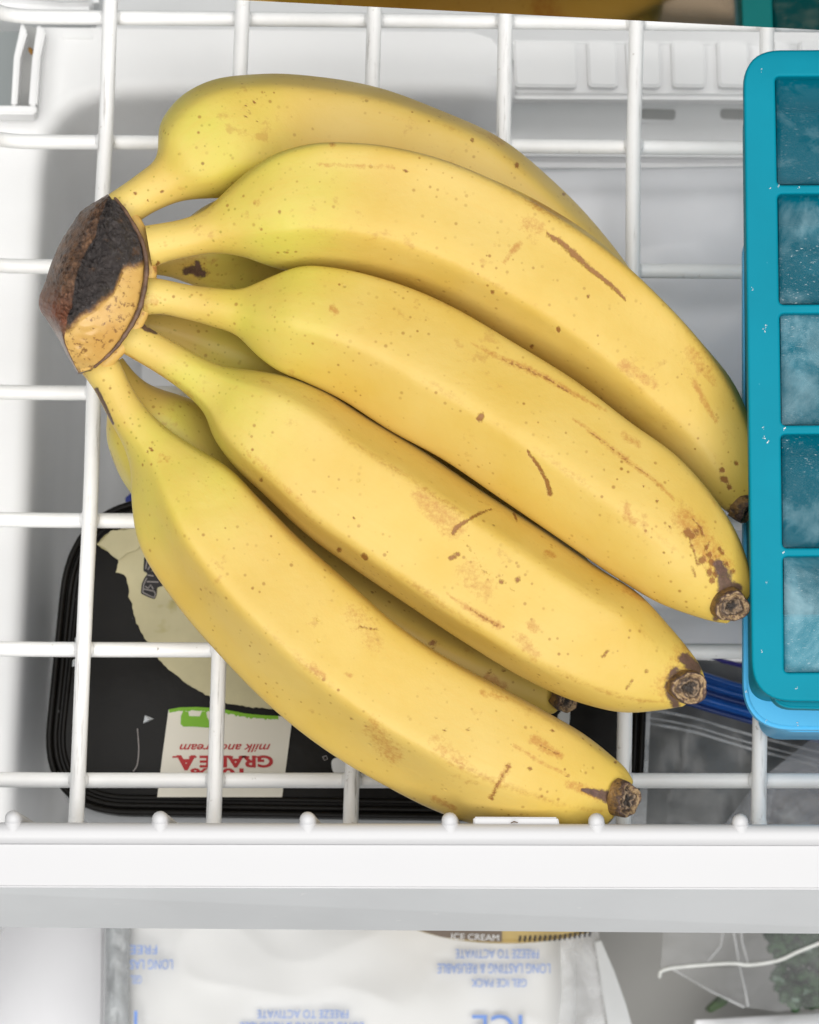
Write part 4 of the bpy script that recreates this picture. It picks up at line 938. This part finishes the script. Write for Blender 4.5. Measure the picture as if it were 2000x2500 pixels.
for pl in ([(1784, 2240), (1796, 2300), (1804, 2350)], [(1806, 2240), (1812, 2300), (1826, 2350)], [(1770, 2240), (1760, 2310), (1730, 2345)], [(1806, 2360), (1818, 2410), (1826, 2455)]):
    tube('film_fold', [PV(*p, VZ + .04) for p in pl], .05, M_CLEAR, vb, 8)
M_BROC = plain('frosted_broccoli', (0.035, 0.085, 0.032), .75, .2, .5, 120, .5, 500, dirt=(.17, .24, .19), dirt_scale=170, dirt_amt=.61)
def floret(cx, cy, z, r, label, seed):
    rn = random.Random(seed); t = empty('broccoli_floret', label, 'broccoli', P(cx, cy, z - r * .8), 'frozen broccoli florets')
    bm = bmesh.new()
    for _ in range(150):
        d = Vector((rn.gauss(0, 1), rn.gauss(0, 1), abs(rn.gauss(0, .8)))).normalized()
        c = PV(cx, cy, z - r * .6) + Vector((d.x * r, d.y * r, d.z * r * .75)) * rn.uniform(.75, 1.02)
        q = rn.uniform(.10, .2) * r
        bmesh.ops.create_icosphere(bm, subdivisions=2, radius=q, matrix=Matrix.Translation(c))
    for v in bm.verts: v.co += Vector((mnoise.noise(v.co * 9), mnoise.noise(v.co * 9 + Vector((9, 0, 0))), mnoise.noise(v.co * 9 + Vector((0, 9, 0))))) * .06
    bm_obj('crown', bm, M_BROC, t, angle=None)
    tube('stalk', [PV(cx - 30, cy + 10, z - r * 1.2), PV(cx, cy, z - r * .7)], r * .35, M_BROC, t, 12)
floret(1960, 2385, -14.2, 1.0, 'frosted green broccoli floret below the seam of the clear bag', 1)
floret(1935, 2290, -14.6, .9, 'frosted green broccoli floret just above the seam of the clear bag', 2)
floret(2060, 2350, -14.4, 1.1, 'frosted green broccoli floret cut by the right edge of the photo', 3)
tag(prism('bean_end', rounded([(1724, 2462), (1758, 2430), (1782, 2440), (1776, 2452), (1735, 2474)], 6), -14.6, .5, plain('dark_green_bean', (0.028, 0.075, 0.008), .4, .4, .5, 300), None, .1, 3), 'dark green bean end poking out under the clear bag', 'green bean')
tag(pillow('white_bag', [(1700, 2490), (2200, 2462), (2200, 2750), (1640, 2750)], -14.6, .8, M_PACK, power=4, crinkle=.2, cscale=1.1, seed=15), 'white plastic bag at the bottom right corner under the broccoli bag', 'plastic bag')

# ------------------------------------------------------------------ ice cube trays
M_TEAL = plain('teal_silicone', (0.0, 0.215, 0.30), .5, .10, .06, 40, .05, 300, dirt=(.18, .50, .60), dirt_scale=260, dirt_amt=.74)
M_SKY = plain('sky_blue_silicone', (0.085, 0.46, 0.78), .45, .35, .03, 40)
TZ = 7.2
def holed(name, outer, holes, z, thick, bev, mat, parent=None):
    cu = bpy.data.curves.new(name, 'CURVE'); cu.dimensions = '2D'; cu.fill_mode = 'BOTH'
    cu.extrude = thick / 2 - bev; cu.bevel_depth = bev; cu.bevel_resolution = 3; cu.offset = -bev
    for poly in [outer] + holes:
        sp = cu.splines.new('POLY'); sp.points.add(len(poly) - 1)
        for p, q in zip(sp.points, poly): p.co = (q[0], q[1], 0, 1)
        sp.use_cyclic_u = True
    o = bpy.data.objects.new('tmp', cu); COL.objects.link(o)
    dg = bpy.context.evaluated_depsgraph_get(); dg.update()
    me = bpy.data.meshes.new_from_object(o.evaluated_get(dg)); bpy.data.objects.remove(o)
    co = np.zeros(len(me.vertices) * 3); me.vertices.foreach_get('co', co); co = co.reshape(-1, 3); co[:, 2] += z - thick / 2
    me.vertices.foreach_set('co', (co * S).ravel()); me.name = name; me.materials.clear()
    if hasattr(me, 'set_sharp_from_angle'): me.shade_smooth(); me.set_sharp_from_angle(angle=math.radians(40))
    return link(name, me, mat, parent)
W2 = lambda pts, z: [tuple(P(p[0], p[1], z)[:2]) for p in pts]
tray = empty('ice_cube_tray', 'teal silicone ice cube tray filled with ice, right of the bananas', 'ice cube tray', P(2200, 900, 2.8))
OUT = [(1816, 122), (2580, 116), (2590, 1722), (1838, 1710)]
CELLS = [[(1893, 186), (2160, 185), (2164, 450), (1898, 451)], [(1899, 473), (2166, 471), (2170, 741), (1903, 743)], [(1904, 765), (2171, 763), (2176, 1036), (1908, 1038)],
         [(1907, 1060), (2176, 1058), (2181, 1336), (1911, 1338)], [(1912, 1358), (2181, 1356), (2185, 1640), (1915, 1642)]]
COL2 = [[(p[0] + 292, p[1] - 4) for p in c] for c in CELLS]
rc = lambda c, z: W2(rounded(c, 13, 5), z)
holed('rim', W2(rounded(OUT, [90, 80, 80, 100], 10), TZ), [rc(c, TZ) for c in CELLS + COL2], TZ, .34, .07, M_TEAL, tray)
BODY = [(1862, 168), (2540, 160), (2545, 1690), (1878, 1680)]
holed('cups', W2(rounded(BODY, 60, 8), TZ), [rc([(x + 1, y) for x, y in c], TZ) for c in CELLS + COL2], TZ - .22, 3.6, .03, M_TEAL, tray)
prism('tray_floor', rounded(BODY, 60, 8), TZ - 3.65, .3, M_TEAL, tray)
prism('lower_lip', rounded([(1900, 1500), (2560, 1500), (2570, 1742), (1880, 1728)], [10, 10, 50, 60], 8), TZ - .4, .6, M_TEAL, tray, .06, 3)
def ice_mat():
    m, nt, b = new_mat('cloudy_ice')
    tc = N(nt, 'ShaderNodeTexCoord')
    def noise(scale, detail=5, rough=.6, dist=0., stretch=None):
        n = N(nt, 'ShaderNodeTexNoise', i_Scale=scale, i_Detail=detail, i_Roughness=rough, i_Distortion=dist)
        if stretch:
            mp = N(nt, 'ShaderNodeMapping'); mp.inputs['Scale'].default_value = stretch; L(nt, tc.outputs['Object'], mp.inputs[0]); L(nt, mp.outputs[0], n.inputs['Vector'])
        else: L(nt, tc.outputs['Object'], n.inputs['Vector'])
        return n.outputs[0]
    def rng(s, a, c, d=0., e=1.):
        n = N(nt, 'ShaderNodeMapRange', i_1=a, i_2=c, i_3=d, i_4=e); L(nt, s, n.inputs[0]); return n.outputs[0]
    def mx(a, c):
        n = N(nt, 'ShaderNodeMath', operation='MAXIMUM'); L(nt, a, n.inputs[0]); L(nt, c, n.inputs[1]); return n.outputs[0]
    def ml(a, c):
        n = N(nt, 'ShaderNodeMath', operation='MULTIPLY'); L(nt, a, n.inputs[0]); L(nt, c, n.inputs[1]); return n.outputs[0]
    fa = N(nt, 'ShaderNodeAttribute', attribute_name='frost', attribute_type='OBJECT'); fr = fa.outputs['Fac']
    def ad(a, c):
        n = N(nt, 'ShaderNodeMath', operation='ADD'); L(nt, a, n.inputs[0]); L(nt, c, n.inputs[1]); return n.outputs[0]
    cloud = rng(ad(noise(38, 6, .62, .8), rng(fr, 0, 1, -.16, .16)), .42, .74, .38, .85)
    bub = ml(rng(noise(1, 4, .65, .3, (900, 2600, 1500)), .60, .70, 0, .7), rng(noise(55, 3), .40, .58))
    L(nt, mx(cloud, bub), b.inputs['Alpha'])
    x = N(nt, 'ShaderNodeMix', data_type='RGBA'); x.inputs[6].default_value = (0.0, 0.145, 0.21, 1); x.inputs[7].default_value = (0.30, 0.52, 0.60, 1)
    L(nt, rng(ad(noise(60, 5, .65, .6), rng(fr, 0, 1, -.12, .12)), .42, .70), x.inputs[0]); x2 = N(nt, 'ShaderNodeMix', data_type='RGBA'); x2.inputs[7].default_value = (0.80, 0.88, 0.90, 1); L(nt, bub, x2.inputs[0]); L(nt, x.outputs[2], x2.inputs[6])
    L(nt, x2.outputs[2], b.inputs['Base Color'])
    b.inputs['Roughness'].default_value = .2; b.inputs['Specular IOR Level'].default_value = .22
    bp = N(nt, 'ShaderNodeBump', i_Strength=.35, i_Distance=.0012); L(nt, noise(110, 4, .55, .5), bp.inputs['Height']); L(nt, bp.outputs[0], b.inputs['Normal'])
    return m
M_ICE = ice_mat()
WORDS = ('topmost ice cube of the teal tray, darkest and clearest', 'second ice cube from the top of the teal tray, clear with a cloudy upper edge', 'middle ice cube of the teal tray, frosty with a white streak at its left',
         'fourth ice cube from the top of the teal tray, clear blue with fine bubbles', 'lowest ice cube of the teal tray, cloudiest with white frost')
for k, c in enumerate(CELLS + COL2[:5]):
    cc = np.mean(c, 0); q = rounded([tuple(np.array(p) + np.sign(cc - np.array(p)) * 1.5) for p in c], 12, 5)
    if k >= 5: continue
    ca = [np.array(p) + np.sign(cc - np.array(p)) * 1.5 for p in c]; n = 28; bm = bmesh.new(); g = []
    for a in range(n + 1):
        row = []
        for b_ in range(n + 1):
            p = (ca[0] * (1 - b_ / n) + ca[1] * b_ / n) * (1 - a / n) + (ca[3] * (1 - b_ / n) + ca[2] * b_ / n) * a / n
            v = PV(p[0], p[1], TZ - .3); env = (1 - abs(2 * a / n - 1) ** 6) * (1 - abs(2 * b_ / n - 1) ** 6)
            v.z += .12 * env + env * (.07 * mnoise.noise(v * 1.1) + .03 * mnoise.noise(v * 3.5)); row.append(bm.verts.new(v))
        g.append(row)
    for a in range(n):
        for b_ in range(n): bm.faces.new((g[a][b_], g[a][b_ + 1], g[a + 1][b_ + 1], g[a + 1][b_]))
    rim_ = g[0][:-1] + [r_[-1] for r_ in g[:-1]] + g[-1][:0:-1] + [r_[0] for r_ in g[:0:-1]]
    low = [bm.verts.new((v.co.x, v.co.y, TZ - 3.4)) for v in rim_]
    for a in range(len(rim_)): bm.faces.new((rim_[a], low[a], low[(a + 1) % len(low)], rim_[(a + 1) % len(low)]))
    bm.faces.new(low)
    o = bm_obj('ice_cube', bm, M_ICE)
    tag(o, WORDS[k], 'ice cube', 'ice cubes in the teal tray'); o['frost'] = (-0.3, 0.15, 0.5, 0.2, 0.62)[k]
blue = empty('ice_cube_tray', 'light blue silicone tray stacked underneath the teal tray', 'ice cube tray', P(2200, 1400, .4))
prism('tray_rim', rounded([(1816, 560), (2600, 560), (2610, 1786), (1817, 1780)], [60, 60, 90, 120], 12), 3.5, .5, M_SKY, blue, .10, 3)
prism('tray_body', rounded([(1850, 600), (2570, 600), (2580, 1792), (1886, 1786)], [50, 50, 60, 60], 10), 3.0, 2.7, M_SKY, blue, .08, 3)

# frost specks on the trays
def specks(name, pts, z, parent):
    rn = random.Random(len(pts)); bm = bmesh.new()
    for x, y, r in pts:
        for _ in range(4):
            mt = Matrix.Translation(PV(x + rn.uniform(-3, 3), y + rn.uniform(-4, 4), z)) @ Matrix.Diagonal((r * rn.uniform(.25, .75), r * rn.uniform(.3, .9), r * .4, 1))
            bmesh.ops.create_icosphere(bm, subdivisions=1, radius=1, matrix=mt)
    tag(bm_obj(name, bm, M_ICEBIT, parent, angle=None), kind='stuff')
specks('frost_specks', [(1857, 172, .022), (1836, 705, .022), (1866, 806, .03), (1870, 796, .025), (1862, 1045, .02), (1874, 1080, .035), (1866, 1068, .025), (1862, 1590, .02), (1945, 1680, .02), (1880, 460, .02), (1872, 1420, .018), (1900, 455, .025), (1915, 1047, .03), (1912, 1348, .03), (1950, 457, .02)], TZ + .01, tray)
specks('frost_specks', [(1822, 1690, .03), (1947, 1768, .025), (1870, 1760, .02)], 3.52, blue)
